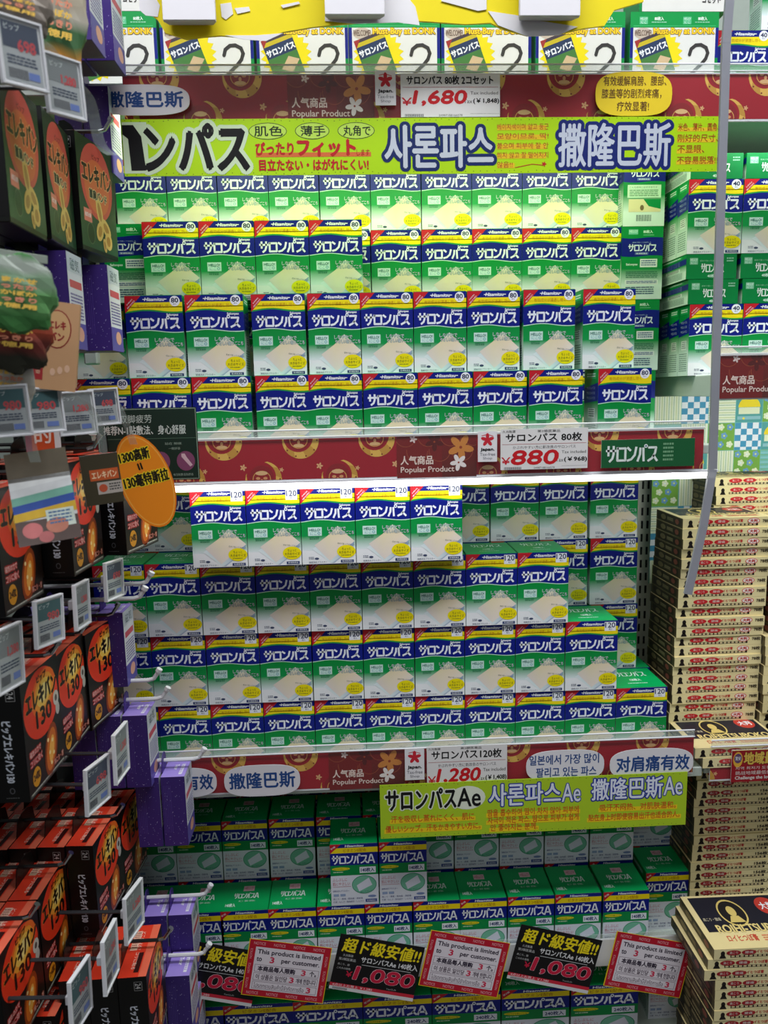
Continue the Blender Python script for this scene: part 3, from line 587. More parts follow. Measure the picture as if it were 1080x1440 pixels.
rail(X(1000, 1060, -.055), 1.35, on_y(1050, 1050, -.055).z, RH-.004, 'red price rail below the stacked flat cream boxes', None, seed=0, Y=-.055)
o = thing('price_rail', (0, 0, 0), 'pale blue rail behind the tilted black and red cards', 'price rail')
b = MB(); b.box(-.10, RY, -.412, .77, RY+.003, -.368, (176, 204, 222), .0005); b.box(-.10, RY+.003, -.415, .77, RY+.008, -.40, (176, 204, 222), .0005)
for i in range(5): b.box(.10+i*.15, RY-.0012, -.374-.0, .115+i*.15, RY, -.39, (232, 210, 60), 0)
link('rail_back', b.mesh('r4', M_WHITEPL), o); b = MB(); b.box(-.10, RY, -.368, .77, RY+.0015, -.360, (220, 230, 226), 0); link('clear_lip', b.mesh('lip4', M_CLEAR), o)

# led tube under the second shelf: bright front light
b = MB(); b.tube([(-.04, -.0555, .3205), (.782, -.0555, .3205)], .0048, (255, 255, 252), 10)
o = thing('light_tube', (0, 0, 0), 'bright white light tube running below the second red price rail', 'light'); link('tube', b.mesh('tube', M_LED), o)
b = MB(); b.box(-.045, -.0600, .3245, .786, -.051, .3275, (235, 238, 236), .0004); link('housing', b.mesh('housing', M_WHITEPL), o)
b = MB(); b.tube([(.80, .0, .801), (1.38, .0, .801)], .006, (255, 255, 252), 10); tag(link('light_tube', b.mesh('tube2', mat('led_dim', (255, 255, 244), .4, emit=2.5))), 'light tube under the shelf above the 40-count boxes', 'light')

def card(name, px0, py0, px1, py1, Y, art, label, cat, t=.0008, rot=0.0, m=None, col=(225, 225, 225), group=None, yaw=0):
    """a flat card whose front spans the given sighted corners at distance Y; art in mm is sized to suit"""
    A, B = on_y(px0, py0, Y), on_y(px1, py1, Y); cx, cz = (A.x+B.x)/2, (A.z+B.z)/2; Wd, Hd = art.W/1000, art.H/1000
    b = MB(); b.box(-Wd/2, .0, -Hd/2, Wd/2, t, Hd/2, col, 0); b.art(art, (-Wd/2, 0, Hd/2), (1, 0, 0), (0, 0, 1), (0, -1, 0))
    o = link(name, b.mesh(name, m or M_PAPER)); o.location = (cx, Y, cz); o.rotation_euler = (0, rot, yaw); return tag(o, label, cat, group)
def fit(px0, py0, px1, py1, Y):
    A, B = on_y(px0, py0, Y), on_y(px1, py1, Y); return (B.x-A.x)*1000, (A.z-B.z)*1000
CY = RY-.0062
def price_art(W, H, top, price, tax, two):
    a = Art(W, H); a.rect(0, 0, W, H, (228, 226, 226), 0)
    if two: a.text('久光製薬', W*.02, 1.5, W*.17, 5, (40, 40, 40), 1); a.text('第3類医薬品', W*.42, 1.5, W*.68, 5, (40, 40, 40), 1)
    y0 = 6 if two else 3
    a.text(top, W*.06, y0, W*.93, y0+H*.2, (20, 20, 22), 1, bold=.35); a.stroke([(W*.02, y0+H*.26), (W*.98, y0+H*.26)], .5, (170, 60, 60), 1)
    if two: a.text('かぶれやすい方に新改良のサロンパス', W*.14, y0+H*.30, W*.86, y0+H*.38, (70, 70, 80), 1)
    yy = y0+H*.42 if two else y0+H*.34
    a.text('￥', W*.01, yy+H*.16, W*.11, yy+H*.33, (200, 30, 44), 1, bold=.3); a.text(price, W*.13, yy, W*.66, yy+H*.34, (200, 26, 36), 1, bold=.9, skew=.2)
    a.text('Tax included', W*.70, yy+1, W*.98, yy+H*.09, (40, 40, 40), 1); a.text('+Tax', W*.60, yy+H*.2, W*.72, yy+H*.29, (60, 60, 60), 1); a.text('(￥'+tax+')', W*.73, yy+H*.18, W*.99, yy+H*.31, (20, 20, 20), 1, bold=.3)
    for i in range(26): a.rect(W*.04+i*.9, H*.93, W*.04+i*.9+(.5 if i % 3 else .3), H*.995, (40, 40, 40), 1)
    a.text('24987188166578', W*.38, H*.94, W*.62, H*.985, (90, 90, 90), 1); a.rect(W*.7, H*.925, W*.99, H*.93, (120, 120, 120), 1); return a
for (a0, b0, a1, b1, top, pr, tx, two, lb) in ((563, 103, 703, 164, 'サロンパス 80枚 2コセット', '1,680', '1,848', False, 'white price card 1,680 yen for the two-pack'), (704, 604, 826, 658, 'サロンパス 80枚', '880', '968', True, 'white price card 880 yen for 80-count boxes'), (600, 1051, 713, 1107, 'サロンパス120枚', '1,280', '1,408', True, 'white price card 1,280 yen for 120-count boxes')):
    W_, H_ = fit(a0, b0, a1, b1, CY); card('price_card', a0, b0, a1, b1, CY, price_art(W_, H_, top, pr, tx, two), lb, 'price card')
def taxfree_art(W, H):
    a = Art(W, H); a.rect(0, 0, W, H, (232, 230, 234), 0); blossom(a, W/2, H*.28, W*.34, (200, 40, 56), 1, -PI/2); a.ell(W*.5, H*.28, W*.14, W*.14, (200, 40, 56), 1.6); a.stroke([(W*.2, H*.14), (W*.5, H*.10), (W*.8, H*.16)], .8, (200, 40, 56), 1.7)
    a.text('Japan.', W*.14, H*.54, W*.86, H*.66, (30, 30, 34), 2, bold=.3); a.text('Tax-free', W*.1, H*.70, W*.9, H*.80, (120, 120, 130), 2); a.text('Shop', W*.26, H*.84, W*.74, H*.94, (120, 120, 130), 2); return a
for (a0, b0, a1, b1, lb) in ((527, 99, 557, 148, 'tax-free tag with red blossom, on the topmost price rail'), (672, 607, 699, 649, 'tax-free tag with red blossom, on the second price rail'), (569, 1053, 597, 1096, 'tax-free tag with red blossom, on the third price rail')):
    W_, H_ = fit(a0, b0, a1, b1, CY); card('tax_free_tag', a0, b0, a1, b1, CY, taxfree_art(W_, H_), lb, 'tag')
def oval_card(a0, b0, a1, b1, rows, bg, tc, lb, bold=.6, name='oval_sticker'):
    W_, H_ = fit(a0, b0, a1, b1, CY); A, B = on_y(a0, b0, CY), on_y(a1, b1, CY); a = Art(W_, H_); n = 40; k = .62
    P = [(W_/2*(1+math.copysign(abs(math.cos(t))**k, math.cos(t))), H_/2*(1+math.copysign(abs(math.sin(t))**(k+.1), math.sin(t)))) for t in [-2*PI*i/n for i in range(n)]]
    a.poly(P, bg, .5); h = H_/(len(rows)+.5)
    for i, (r, x0, x1) in enumerate(rows): a.text(r, W_*x0, h*(.25+i)+h*.1, W_*x1, h*(1.15+i)-h*.04, tc, 2, bold=bold)
    b = MB(); b.slab([(p[0]/1000-W_/2000, -.0001, H_/2000-p[1]/1000) for p in P], (0, -1, 0), .0006, bg); b.art(a, (-W_/2000, -.0001, H_/2000), (1, 0, 0), (0, 0, 1), (0, -1, 0))
    o = link(name, b.mesh(name, M_PAPER)); o.location = ((A.x+B.x)/2, CY, (A.z+B.z)/2); tag(o, lb, 'sticker')
NB = (38, 74, 136)
oval_card(130, 119, 268, 162, [('撒隆巴斯', .12, .93)], (222, 220, 224), NB, 'white oval sticker with blue Chinese lettering on the topmost price rail')
oval_card(838, 101, 944, 163, [('有效缓解肩膀、腰部、', .1, .92), ('膝盖等的剧烈疼痛，', .08, .86), ('疗效显著!', .28, .7)], (236, 206, 40), (96, 60, 20), 'yellow oval sticker with three lines of brown lettering', .12)
oval_card(196, 1083, 306, 1120, [('对肩痛有效', .04, .95)], (224, 222, 228), NB, 'white oval sticker half hidden by the purple boxes')
oval_card(314, 1078, 423, 1117, [('撒隆巴斯', .07, .93)], (224, 222, 228), NB, 'white oval sticker with blue Chinese lettering on the third price rail')
oval_card(740, 1057, 849, 1096, [('일본에서 가장 많이', .04, .93), ('팔리고 있는 파스', .13, .90)], (228, 226, 232), NB, 'white oval sticker with two lines of blue Korean lettering', .25)
oval_card(858, 1055, 974, 1092, [('对肩痛有效', .08, .95)], (228, 226, 232), NB, 'white oval sticker with blue Chinese lettering at the end of the third rail')
def green_plate(W, H):
    a = Art(W, H); a.rect(0, 0, W, H, (24, 92, 52), 0); a.logo(W*.05, H*.22, W*.60, H*.80, (226, 236, 232), 3.0); a.lines(W*.66, H*.15, W*.77, H*.85, 5, (120, 170, 130), 1); return a
W_, H_ = fit(846, 619, 976, 655, CY); card('brand_plate', 846, 619, 976, 655, CY, green_plate(W_, H_), 'green plate with white katakana lettering at the end of the second rail', 'sign')
def region_art(W, H):
    a = Art(W, H); a.clip = False; a.rect(0, 0, W, H, (150, 22, 34), 0); a.rect(0, 0, W, 1, (230, 200, 120), 1); a.ell(9, H*.3, 7, H*.24, (222, 170, 60), 1); a.ell(9, H*.26, 5.6, H*.15, (96, 70, 110), 2); a.text('驚安', 5, H*.2, 13, H*.32, WHT, 3)
    a.text('地域最安値', 18, H*.08, W-3, H*.46, (216, 180, 80), 3, bold=.7, out=(30, 24, 24), ow=1.0)
    a.text('지역 최저가 도전', 6, H*.52, W*.6, H*.62, (225, 214, 210), 2); a.text('挑战地域最低价格', 6, H*.66, W*.7, H*.78, (225, 214, 210), 2); a.text('Challenge the lowest prices', 6, H*.82, W*.92, H*.95, (225, 214, 210), 2, bold=.2); return a
A = on_y(1020, 1050, -.0612); card('region_price_card', 1020, 1050, 1128, 1101, -.0612, region_art(96, 49), 'dark red card with golden Chinese lettering under the flat cream boxes', 'sign')

# lime hand-lettered banners
def lime_art(W, H, kind):
    a = Art(W, H); a.rect(0, 0, W, H, (176, 220, 20) if kind == 1 else (172, 204, 40), 0)
    for i in range(int(W/9)):
        for yy in (2.2, H-2.4): a.ell(4+i*9+random.uniform(-2, 2), yy+random.uniform(-1, 1), .55, .55, (40, 60, 30), .5, 6)
    R_ = (190, 30, 40)
    if kind == 1:   # x scale: 845 px over W
        k = W/842.0; q = lambda px: (px-170)*k
        a.text('ンパス', q(200), H*.10, q(341), H*.90, (14, 14, 16), 3, bold=2.2, out=(205, 226, 190), ow=6.5)
        a.rect(.5, H*.05, q(204), H*.95, (205, 226, 190), 1.2); a.poly([(.5, H*.10), (.5, H*.26), (q(178), H*.34), (q(180), H*.90), (q(200), H*.90), (q(196), H*.30), (q(186), H*.10)][::1], (14, 14, 16), 3)
        for x0, x1, t in ((343, 396, '肌色'), (407, 455, '薄手'), (466, 518, '丸角で')):
            a.ell((q(x0)+q(x1))/2, H*.22, (q(x1)-q(x0))/2, H*.15, (50, 70, 40), 1, 20); a.ell((q(x0)+q(x1))/2, H*.22, (q(x1)-q(x0))/2-.8, H*.15-.8, (190, 226, 90), 1.4, 20); a.text(t, q(x0+8), H*.13, q(x1-6), H*.31, (30, 44, 30), 2, bold=.2)
        a.rect(q(352), H*.60, q(512), H*.68, (214, 110, 60), 1); a.text('ぴったり', q(352), H*.42, q(404), H*.64, R_, 3, bold=.5); a.text('フィット', q(410), H*.38, q(490), H*.66, R_, 3, bold=1.1); a.text('します', q(492), H*.55, q(510), H*.66, R_, 3)
        a.text('目立たない・はがれにくい!', q(356), H*.72, q(508), H*.92, R_, 3, bold=.45)
        a.text('사론파스', q(532), H*.14, q(684), H*.88, (196, 204, 214), 3, bold=1.2, out=(22, 40, 96), ow=5.2)
        for i, t in enumerate(('베이지색이며 얇고 둥근', '모양이므로, 딱!', '붙으며 피부에 잘 안', '띄지 않고 잘 떨어지지', '않음!!')):
            a.rect(q(690), H*(.14+i*.17), q(760 if i < 4 else 715), H*(.23+i*.17), (226, 190, 40), 1); a.text(t, q(690), H*(.11+i*.17), q(763 if i < 4 else 712), H*(.22+i*.17), (180, 70, 40), 2)
        a.stroke([(q(716), H*.9), (q(740), H*.84), (q(756), H*.86)], .8, R_, 2); blossom(a, q(757), H*.84, 3, R_, 2)
        a.text('撒隆巴斯', q(778), H*.12, q(938), H*.90, (196, 204, 220), 3, bold=.9, out=(24, 38, 110), ow=5.2)
        for i, t in enumerate(('米色、薄片、圆角、', '刚好的尺寸、', '不显眼、', '不容易脱落!!')):
            a.rect(q(948), H*(.2+i*.2), q(1004 if i != 2 else 985), H*(.27+i*.2), (232, 200, 40), 1); a.text(t, q(949), H*(.12+i*.2), q(1008 if i != 2 else 988), H*(.26+i*.2), (170, 80, 30), 2, bold=.1)
    else:
        k = W/430.0; q = lambda px: (px-533)*k
        a.text('サロンパス', q(541), H*.10, q(638), H*.48, (18, 18, 20), 3, bold=.9, out=(226, 232, 214), ow=2.4)
        a.ell(q(654), H*.3, 25*k, H*.22, (226, 232, 214), .8, 20); a.text('Ae', q(640), H*.12, q(672), H*.46, (18, 18, 20), 3, bold=.5)
        a.text('사론파스', q(684), H*.08, q(784), H*.48, (222, 228, 244), 3, bold=.6, out=(30, 48, 150), ow=2.2); a.text('Ae', q(786), H*.12, q(812), H*.46, (222, 228, 244), 3, bold=.2, out=(30, 48, 150), ow=1.4)
        a.text('撒隆巴斯', q(828), H*.06, q(928), H*.46, (222, 228, 244), 3, bold=.5, out=(30, 48, 150), ow=2.2); a.text('Ae', q(930), H*.08, q(956), H*.42, (222, 228, 244), 3, bold=.2, out=(30, 48, 150), ow=1.4)
        for t, x0, x1, y0 in (('汗を吸収し蒸れにくく、肌に', 546, 665, .58), ('優しいシップ。汗をかきやすい方に。', 538, 674, .76), ('땀을 흡수하여 땀이 차지 않아 피부에', 680, 812, .54), ('자극이 적은 파스. 땀으로 피부가 쉽게', 680, 812, .68), ('안 좋아지는 분께.', 684, 754, .82), ('吸汗不闷热、对肌肤温和。', 838, 950, .54), ('贴在身上时即使容易出汗也适合的人。', 822, 956, .72)):
            a.rect(q(x0), H*(y0+.07), q(x1), H*(y0+.15), (236, 206, 30), 1); a.text(t, q(x0+2), H*y0, q(x1-2), H*(y0+.13), (206, 84, 30), 2, bold=.12)
    return a
LY = RY-.009
W_, H_ = fit(170, 168, 1012, 241, LY)
a_ = lime_art(W_, H_, 1); card('hand_lettered_banner', 170, 168, 1012, 241, LY, a_, 'long lime banner with thick black, navy and red hand lettering', 'sign', m=M_GLOSS, col=(176, 220, 20))
W_, H_ = fit(534, 1106, 964, 1160, LY)
card('hand_lettered_banner', 534, 1110, 964, 1154, LY, lime_art(W_, H_+1, 2), 'short lime banner hanging below the third price rail', 'sign', m=M_PAPER, col=(172, 204, 40), rot=0.0)

# yellow shaped header sign with white bubbles and three white pads in front
b = MB(); YS = -.105
def P3(l, Y): return [on_y(x, y, Y) for x, y in l]
out = [(205, -60), (205, 14), (222, 28), (232, 46), (262, 55), (285, 52), (310, 50), (345, 52), (372, 54), (398, 45), (440, 38), (500, 32), (560, 28), (600, 30), (655, 34), (690, 32), (705, 40), (742, 50), (785, 48), (820, 40), (850, 36), (864, 14), (905, 2), (905, -60)]
b.slab(P3(out, YS), (0, -1, 0), .003, (238, 218, 10))
white = [[(196, -58), (196, 14), (205, 22), (222, 24), (225, 8), (215, -10), (215, -58)], [(316, 50), (345, 56), (374, 58), (398, 47), (360, 50)], [(310, 6), (325, 4), (328, 20), (318, 28), (312, 24)], [(330, 12), (350, 10), (352, 16), (334, 20)], [(457, -20), (457, 30), (500, 34), (560, 32), (590, 36), (584, 10), (560, -20)], [(686, 16), (700, 36), (742, 52), (785, 50), (812, 38), (760, 30), (726, 22)], [(620, 2), (672, 16), (684, 14), (684, -20), (640, -20)], [(395, 8), (420, 3), (422, 6), (398, 12)]]
for k, l in enumerate(white): b.slab([p+Vector((0, -.0006-.0001*k, 0)) for p in P3(l, YS)], (0, -1, 0), .0005, (228, 226, 230))
tag(link('header_sign', b.mesh('header_sign', M_PAPER)), 'yellow wavy-edged header sign with white bubbles at the very top', 'sign')
for (x0, x1, y1, lb) in ((229, 303, 28, 'white paper pad hanging over the yellow sign, nearest the hanging rack'), (457, 541, 20, 'white paper pad hanging at the middle of the yellow sign'), (731, 816, 22, 'white paper pad hanging over the yellow sign, nearest the divider bar')):
    A, B = on_y(x0, y1, YS-.02), on_y(x1, y1, YS-.02); o = thing('paper_pad', ((A.x+B.x)/2, YS-.02, A.z), lb, 'pad'); hw = (B.x-A.x)/2
    b = MB(); b.box(-hw, 0, 0, hw, .003, .08, (232, 230, 236), .0005); link('front_sheet', b.mesh('pad', M_PAPER), o)
    for k in range(4): b = MB(); b.box(-hw+.001*k, .0035+.0035*k, .0002+.0006*k, hw-.0015*k, .0065+.0035*k, .079, (214-6*k, 212-6*k, 220-6*k), .0003); link('sheet', b.mesh('padsheet', M_PAPER), o)

# ================================================================== CARTONS ON THE MAIN SHELVES
# two-pack cartons on the top shelf
me, W, D, H, fl = KIND['set']
for i, c in enumerate((155, 291, 425, 555, 684, 816, 948)):
    p_ = on_y(c, 60, .0); place('set', p_.x, .03, S1, 'white two-pack carton with a big 2, %s from the hanging rack on the top shelf' % ORD[i], 'two-pack cartons on the top shelf', name='two_pack_carton')
for i, (c, w_) in enumerate(((148, 0), (957, 1), (1086, 2), (1080, 3))):
    if i == 3: continue
    p_ = on_y(c, 0, .01); z = S1+.1045 if i < 2 else S1
    if i == 2: p_.x = .98
    place('set', p_.x if i else p_.x+.0, .03, z, ('two-pack carton on the second level, behind the purple boxes', 'two-pack carton on the second level beside the divider bar', 'two-pack carton in the neighbouring bay')[i], 'two-pack cartons on the top shelf', name='two_pack_carton')
place('40', 0.845, .06, S1, '40-count box under the stack on the top shelf of the neighbouring bay', 'boxes on the neighbouring top shelf'); place('40', .905, .06, S1+.1008, '40-count box stacked highest in the neighbouring bay', 'boxes on the neighbouring top shelf')

# 80-count boxes
T1, T2, T3 = S2+.1045, S2+.2090, S2+.3135
W80 = '80-count box'
G80 = '80-count boxes on the second shelf'
row('80', [(98, 182, 0), (183.5, 267, 0), (268.5, 352, 0), (359, 433), (433, 508.5), (510, 587), (587.5, 664.5), (665.5, 741), (744, 820, -.004), (839, 916, -.004, .06)], 524, -.045, S2, W80, G80, 'lowest row above the second rail')
row('80', [(104, 176, .09), (178, 259, -.004), (262, 344, -.004), (355, 430), (436, 506), (507, 581), (582, 656), (657, 731), (735, 808, -.003, .02), (818, 892, 0, .03)], 470, -.036, T1, W80, G80, 'second row up from the second rail')
row('80', [(202, 281, .025), (281.5, 359, .025), (359.5, 435, .025), (435.5, 510, .025), (452, 521, .095), (522, 592, .095), (593, 664, .095), (664, 734, .095), (734, 803, .095), (803, 873, .095)], 365, 0, T2, W80, G80, 'third row up from the second rail')
row('80', [(164, 235), (236, 306), (307, 378), (378.5, 449), (450, 521), (521.5, 592), (593, 663), (663.5, 734), (734.5, 803), (803.5, 873)], 290, .112, T3, W80, G80, 'row directly under the lime banner')
# the ones behind that hold the upper rows up
for lv in range(3):
    for i in range(10):
        x_ = -.012+i*.0745
        if lv == 2 and i > 3: continue
        place('80', x_ if lv < 2 else x_-.02, .137 if lv < 2 else .137, S2+lv*.1045, '80-count box hidden at the back, %s from the hanging rack, %s level' % (ORD[i], ('lowest', 'middle', 'upper')[lv]), 'hidden supporting boxes', flap=False)
for i, (c, z, k, py) in enumerate(((906, T3, 'backA', 285), (903, T2, 'backB', 370), (898, T1, 'backB', 470), (893, S2, 'backB', 560))):
    p_ = on_y(c, py, .09); place(k, max(p_.x, 0), .116 if i else .116, z, ('back panel with barcode', 'back panel in full view', 'back panel half covered', 'back panel mostly covered')[i]+' of an 80-count box, '+('fourth', 'third', 'second', 'first')[i]+' level, divider end', 'turned 80-count boxes', rz=0)
p_ = on_y(178, 365, .03); place('backB', p_.x, .060, T2, 'turned 80-count box beside the hanging rack, left of the four brighter boxes', 'turned boxes beside the hanging rack')

# 120-count boxes
W120 = '120-count box'; G120 = '120-count boxes on the third shelf'; Q = .1056
row('120', [(148, 221), (221.5, 295), (295.5, 369.5), (370, 441.5), (442, 513.5), (514, 583.5), (584, 653.5), (654, 724.5), (725, 794.5), (795, 866), (866.5, 938)], 985, -.004, S3, W120, G120, 'lowest row of the third shelf')
row('120', [(137, 210), (210.5, 287), (288, 363), (363.5, 437), (438, 509.5), (510, 582), (583, 653), (653.5, 724.5), (725, 794.5), (795.5, 869)], 885, -.006, S3+Q, W120, G120, 'second row of the third shelf')
row('120', [(128, 201), (202, 279), (280, 357), (358, 433.5), (434, 507), (507.5, 580.5), (581, 654.5), (655, 727.5), (728, 800)], 785, -.010, S3+2*Q, W120, G120, 'third row of the third shelf')
row('120', [(265, 343.5), (344, 420.5), (421, 498), (498.5, 576), (576.5, 650)], 680, -.044, S3+3*Q, W120, G120, 'fourth and highest row of the third shelf')
for lv, lst in enumerate(([(797, 866), (868, 937)], [(868, 937)][:0]+[(797, 866), (828, 898)][:0])):
    pass
B120 = '120-count boxes at the back of the third shelf'
def back120(cols, lv, where):
    for i, c in enumerate(cols):
        p_ = on_y(c, (985, 885, 790, 690)[lv], .078)
        place('120', p_.x, .078+.039, S3+lv*Q, '120-count box in the back file, %s from the hanging rack, %s' % (ORD[i], where), B120)
back120([194, 262, 330, 398, 466, 534, 604, 674, 743, 811, 880], 0, 'lowest level')
back120([188, 258, 328, 398, 468, 583, 653, 723, 793, 863], 1, 'second level')
back120([240, 310, 380, 450, 584, 654, 724, 793, 863], 2, 'third level')
back120([170, 240, 584, 654, 724, 793, 864], 3, 'highest level')

# 140-count boxes
W140 = '140-count box'; G140 = '140-count boxes on the fourth shelf'; Q4 = .0986
def put140(cs, py, Y, z, where, rzs=None, off=0):
    for i, c in enumerate(cs):
        p_ = on_y(c, py, Y); place('140', p_.x, Y+.034, z, '%s, %s from the hanging rack, %s' % (W140, ORD[i+off], where), G140)
put140([217, 281, 345, 412, 480, 547, 614.5, 680, 746.5, 812.5, 879.5], 1310, -.034, S4, 'front row on the fourth shelf')
p_ = on_y(938, 1270, .006); place('140', p_.x, .040, S4, 'green 140-count box standing apart at the end of the front row', G140)
put140([216, 281, 346, 412, 478, 543, 607, 670.5, 733.5, 796.5, 859.5], 1210, .042, S4+Q4, 'upper row at the back of the fourth shelf')
p_ = on_y(917, 1180, .078); place('140', p_.x, .112, S4+Q4, 'shaded 140-count box at the far end of the upper back row', G140)
for i, c in enumerate([216, 281, 346, 412, 478, 543, 607, 670.5, 733.5, 796.5, 859.5]):
    p_ = on_y(c, 1210, .042); place('140', p_.x, .076+.0, S4, '140-count box hidden behind the front row, %s from the hanging rack' % ORD[i], 'hidden supporting boxes', flap=False)
place('140', on_y(917, 1180, .078).x, .112, S4, '140-count box hidden behind the one standing apart', 'hidden supporting boxes', flap=False)
for i, (c, py, dy) in enumerate(((498.5, 1230, 0), (567, 1228, 0))):
    p_ = on_y(c, py, -.034); place('140', p_.x, .0, S4+Q4, '140-count box standing on the front row, '+('nearer the hanging rack', 'second of the raised pair'[0:])[i] if i == 0 else '140-count box standing on the front row, second of the raised pair', G140)
# dark cartons far back on the fourth shelf
for i in range(6):
    place('140', .05+i*.0708, .155, S4, '140-count box in the dark back file, lower level, %s from the hanging rack' % ORD[i], 'hidden supporting boxes', flap=False)
    place('140', .05+i*.0708, .155, S4+Q4, '140-count box in the dark back file, %s from the hanging rack' % ORD[i], 'dark back file of 140-count boxes')
# 240-count
for i, c in enumerate((170, 266, 363, 461, 559, 656, 753, 850)):
    p_ = on_y(c, 1420, -.050); place('240', p_.x, -.016, S5, 'wide green 240-count box, %s from the hanging rack on the base shelf' % ORD[i], '240-count boxes on the base shelf', name='plaster_carton')
p_ = on_y(942, 1420, -.01); place('140', p_.x, .024, S5, '140-count box at the end of the base shelf beside the flat boxes', 'boxes at the end of the base shelf')

# tilted cards in front of the fourth rail
def black_card(W, H):
    a = Art(W, H); a.rect(0, 0, W, H, (18, 16, 18), 0); a.rect(0, H*.88, W, H*.94, (200, 40, 60), 1); a.rect(0, H*.94, W, H, (214, 214, 216), 1)
    a.text('超ド級安値!!', W*.06, H*.05, W*.97, H*.30, (236, 214, 30), 2, bold=.6, skew=.1)
    a.text('久光製薬', W*.08, H*.34, W*.2, H*.385, (200, 200, 200), 2); a.text('第3類医薬品', W*.04, H*.41, W*.24, H*.46, (200, 200, 200), 2); a.text('肩こり、腰', W*.04, H*.51, W*.18, H*.55, (190, 190, 190), 2); a.text('この大の価格', W*.04, H*.58, W*.2, H*.62, (190, 190, 190), 2)
    a.text('サロンパスAe 140枚入', W*.30, H*.34, W*.97, H*.45, (226, 226, 228), 2, bold=.2); a.stroke([(W*.32, H*.49), (W*.9, H*.485)], .5, WHT)
    a.text('1,080', W*.26, H*.53, W*.96, H*.80, (196, 28, 62), 3, bold=1.0, skew=.15, out=(240, 200, 210), ow=1.35); a.text('￥', W*.16, H*.64, W*.23, H*.74, (196, 28, 62), 2, bold=.3)
    a.text('4点以上お買上 ￥1,280', W*.03, H*.885, W*.5, H*.935, (246, 220, 224), 2); a.text('Tax込み', W*.66, H*.83, W*.78, H*.86, (180, 180, 180), 2)
    for i in range(24): a.rect(W*.04+i*.9, H*.95, W*.04+i*.9+.45, H*.99, (30, 30, 30), 2)
    return a
def red_card(W, H):
    a = Art(W, H); a.rect(0, 0, W, H, (230, 200, 30), 0); a.rect(1.2, 0, W-1, H-1, (186, 24, 46), 1); a.rect(W*.09, H*.12, W*.91, H*.88, (226, 218, 226), 2)
    for i in range(4): a.text('NOTICE', W*(.06+i*.24), H*.035, W*(.20+i*.24), H*.085, (236, 170, 180), 2); a.text('NOTICE', W*(.06+i*.24), H*.915, W*(.20+i*.24), H*.965, (236, 170, 180), 2)
    for i in range(3):
        for xx in (.045, .955): a.text('NOTICE', W*xx-W*.065, H*(.25+i*.26)-1.6, W*xx+W*.065, H*(.25+i*.26)+1.6, (236, 170, 180), 2, rot=-PI/2)
    a.text('This product is limited', W*.12, H*.16, W*.88, H*.26, (50, 40, 60), 3, bold=.25); a.text('to', W*.12, H*.30, W*.18, H*.37, (50, 40, 60), 3, bold=.25); a.text('3', W*.28, H*.28, W*.33, H*.38, (206, 40, 80), 3, bold=.4); a.text('per customer.', W*.42, H*.30, W*.88, H*.385, (50, 40, 60), 3, bold=.25)
    for i in range(3):
        y0 = H*(.43+i*.15)
        a.rect(W*.11, y0, W*.89, y0+H*.13, (96, 70, 90), 2.4); a.rect(W*.114, y0+.5, W*.886, y0+H*.13-.5, (226, 218, 226), 2.7)
    a.text('本商品每人限购', W*.15, H*.45, W*.60, H*.54, (50, 40, 60), 3.4, bold=.35); a.text('3', W*.68, H*.45, W*.73, H*.54, (206, 40, 80), 3.4, bold=.4); a.text('个。', W*.78, H*.45, W*.86, H*.54, (50, 40, 60), 3.4, bold=.3)
    a.text('이 상품은 일인당', W*.14, H*.60, W*.52, H*.69, (70, 50, 70), 3.4, bold=.15); a.text('3', W*.55, H*.60, W*.60, H*.69, (206, 40, 80), 3.4, bold=.4); a.text('개에 한합니다', W*.63, H*.60, W*.87, H*.69, (70, 50, 70), 3.4, bold=.15)
    a.text('โปรดทราบสินค้านี้จำกัดการซื้อ', W*.13, H*.755, W*.74, H*.84, (70, 50, 70), 3.4); a.text('3', W*.77, H*.75, W*.82, H*.84, (206, 40, 80), 3.4, bold=.4); return a
cards = [(301, 1368, 0, .20, 'black card with yellow lettering, half hidden by the purple boxes', .0), (403, 1366, 1, .15, 'red-bordered notice card, nearest the hanging rack', .003), (530, 1361, 0, .20, 'black card with yellow lettering between two notice cards, nearer the hanging rack', .0), (653, 1356, 1, .20, 'red-bordered notice card in the middle of the tilted cards', .003), (780, 1349, 0, .23, 'black card with yellow lettering, nearest the flat boxes', .0), (912, 1357, 1, .20, 'red-bordered notice card overlapping the flat boxes, last in line', .003)]
for i, (cx, cy, k, r, lb, dy) in enumerate(cards):
    Yc = -.078-dy-.0006*i; art = black_card(124, 84) if k == 0 else red_card(118, 85); p_ = on_y(cx, cy, Yc)
    o = thing('notice_card' if k else 'offer_card', p_, lb, 'price card', 'tilted cards in front of the fourth rail'); o.rotation_euler = (-.06, r+.04, 0)
    Wd, Hd = art.W/1000, art.H/1000; b = MB(); n = 8
    b.box(-Wd/2, 0, -Hd/2, Wd/2, .0007, Hd/2, (30, 28, 30) if not k else (230, 200, 30), 0); b.art(art, (-Wd/2, 0, Hd/2), (1, 0, 0), (0, 0, 1), (0, -1, 0)); link('printed_sheet', b.mesh('sheet', M_GLOSS), o)
    b = MB(); b.box(-.008, .0009, -.012, .008, .012, .004, (200, 205, 210), .0005); link('clip', b.mesh('clip', M_WHITEPL), o)

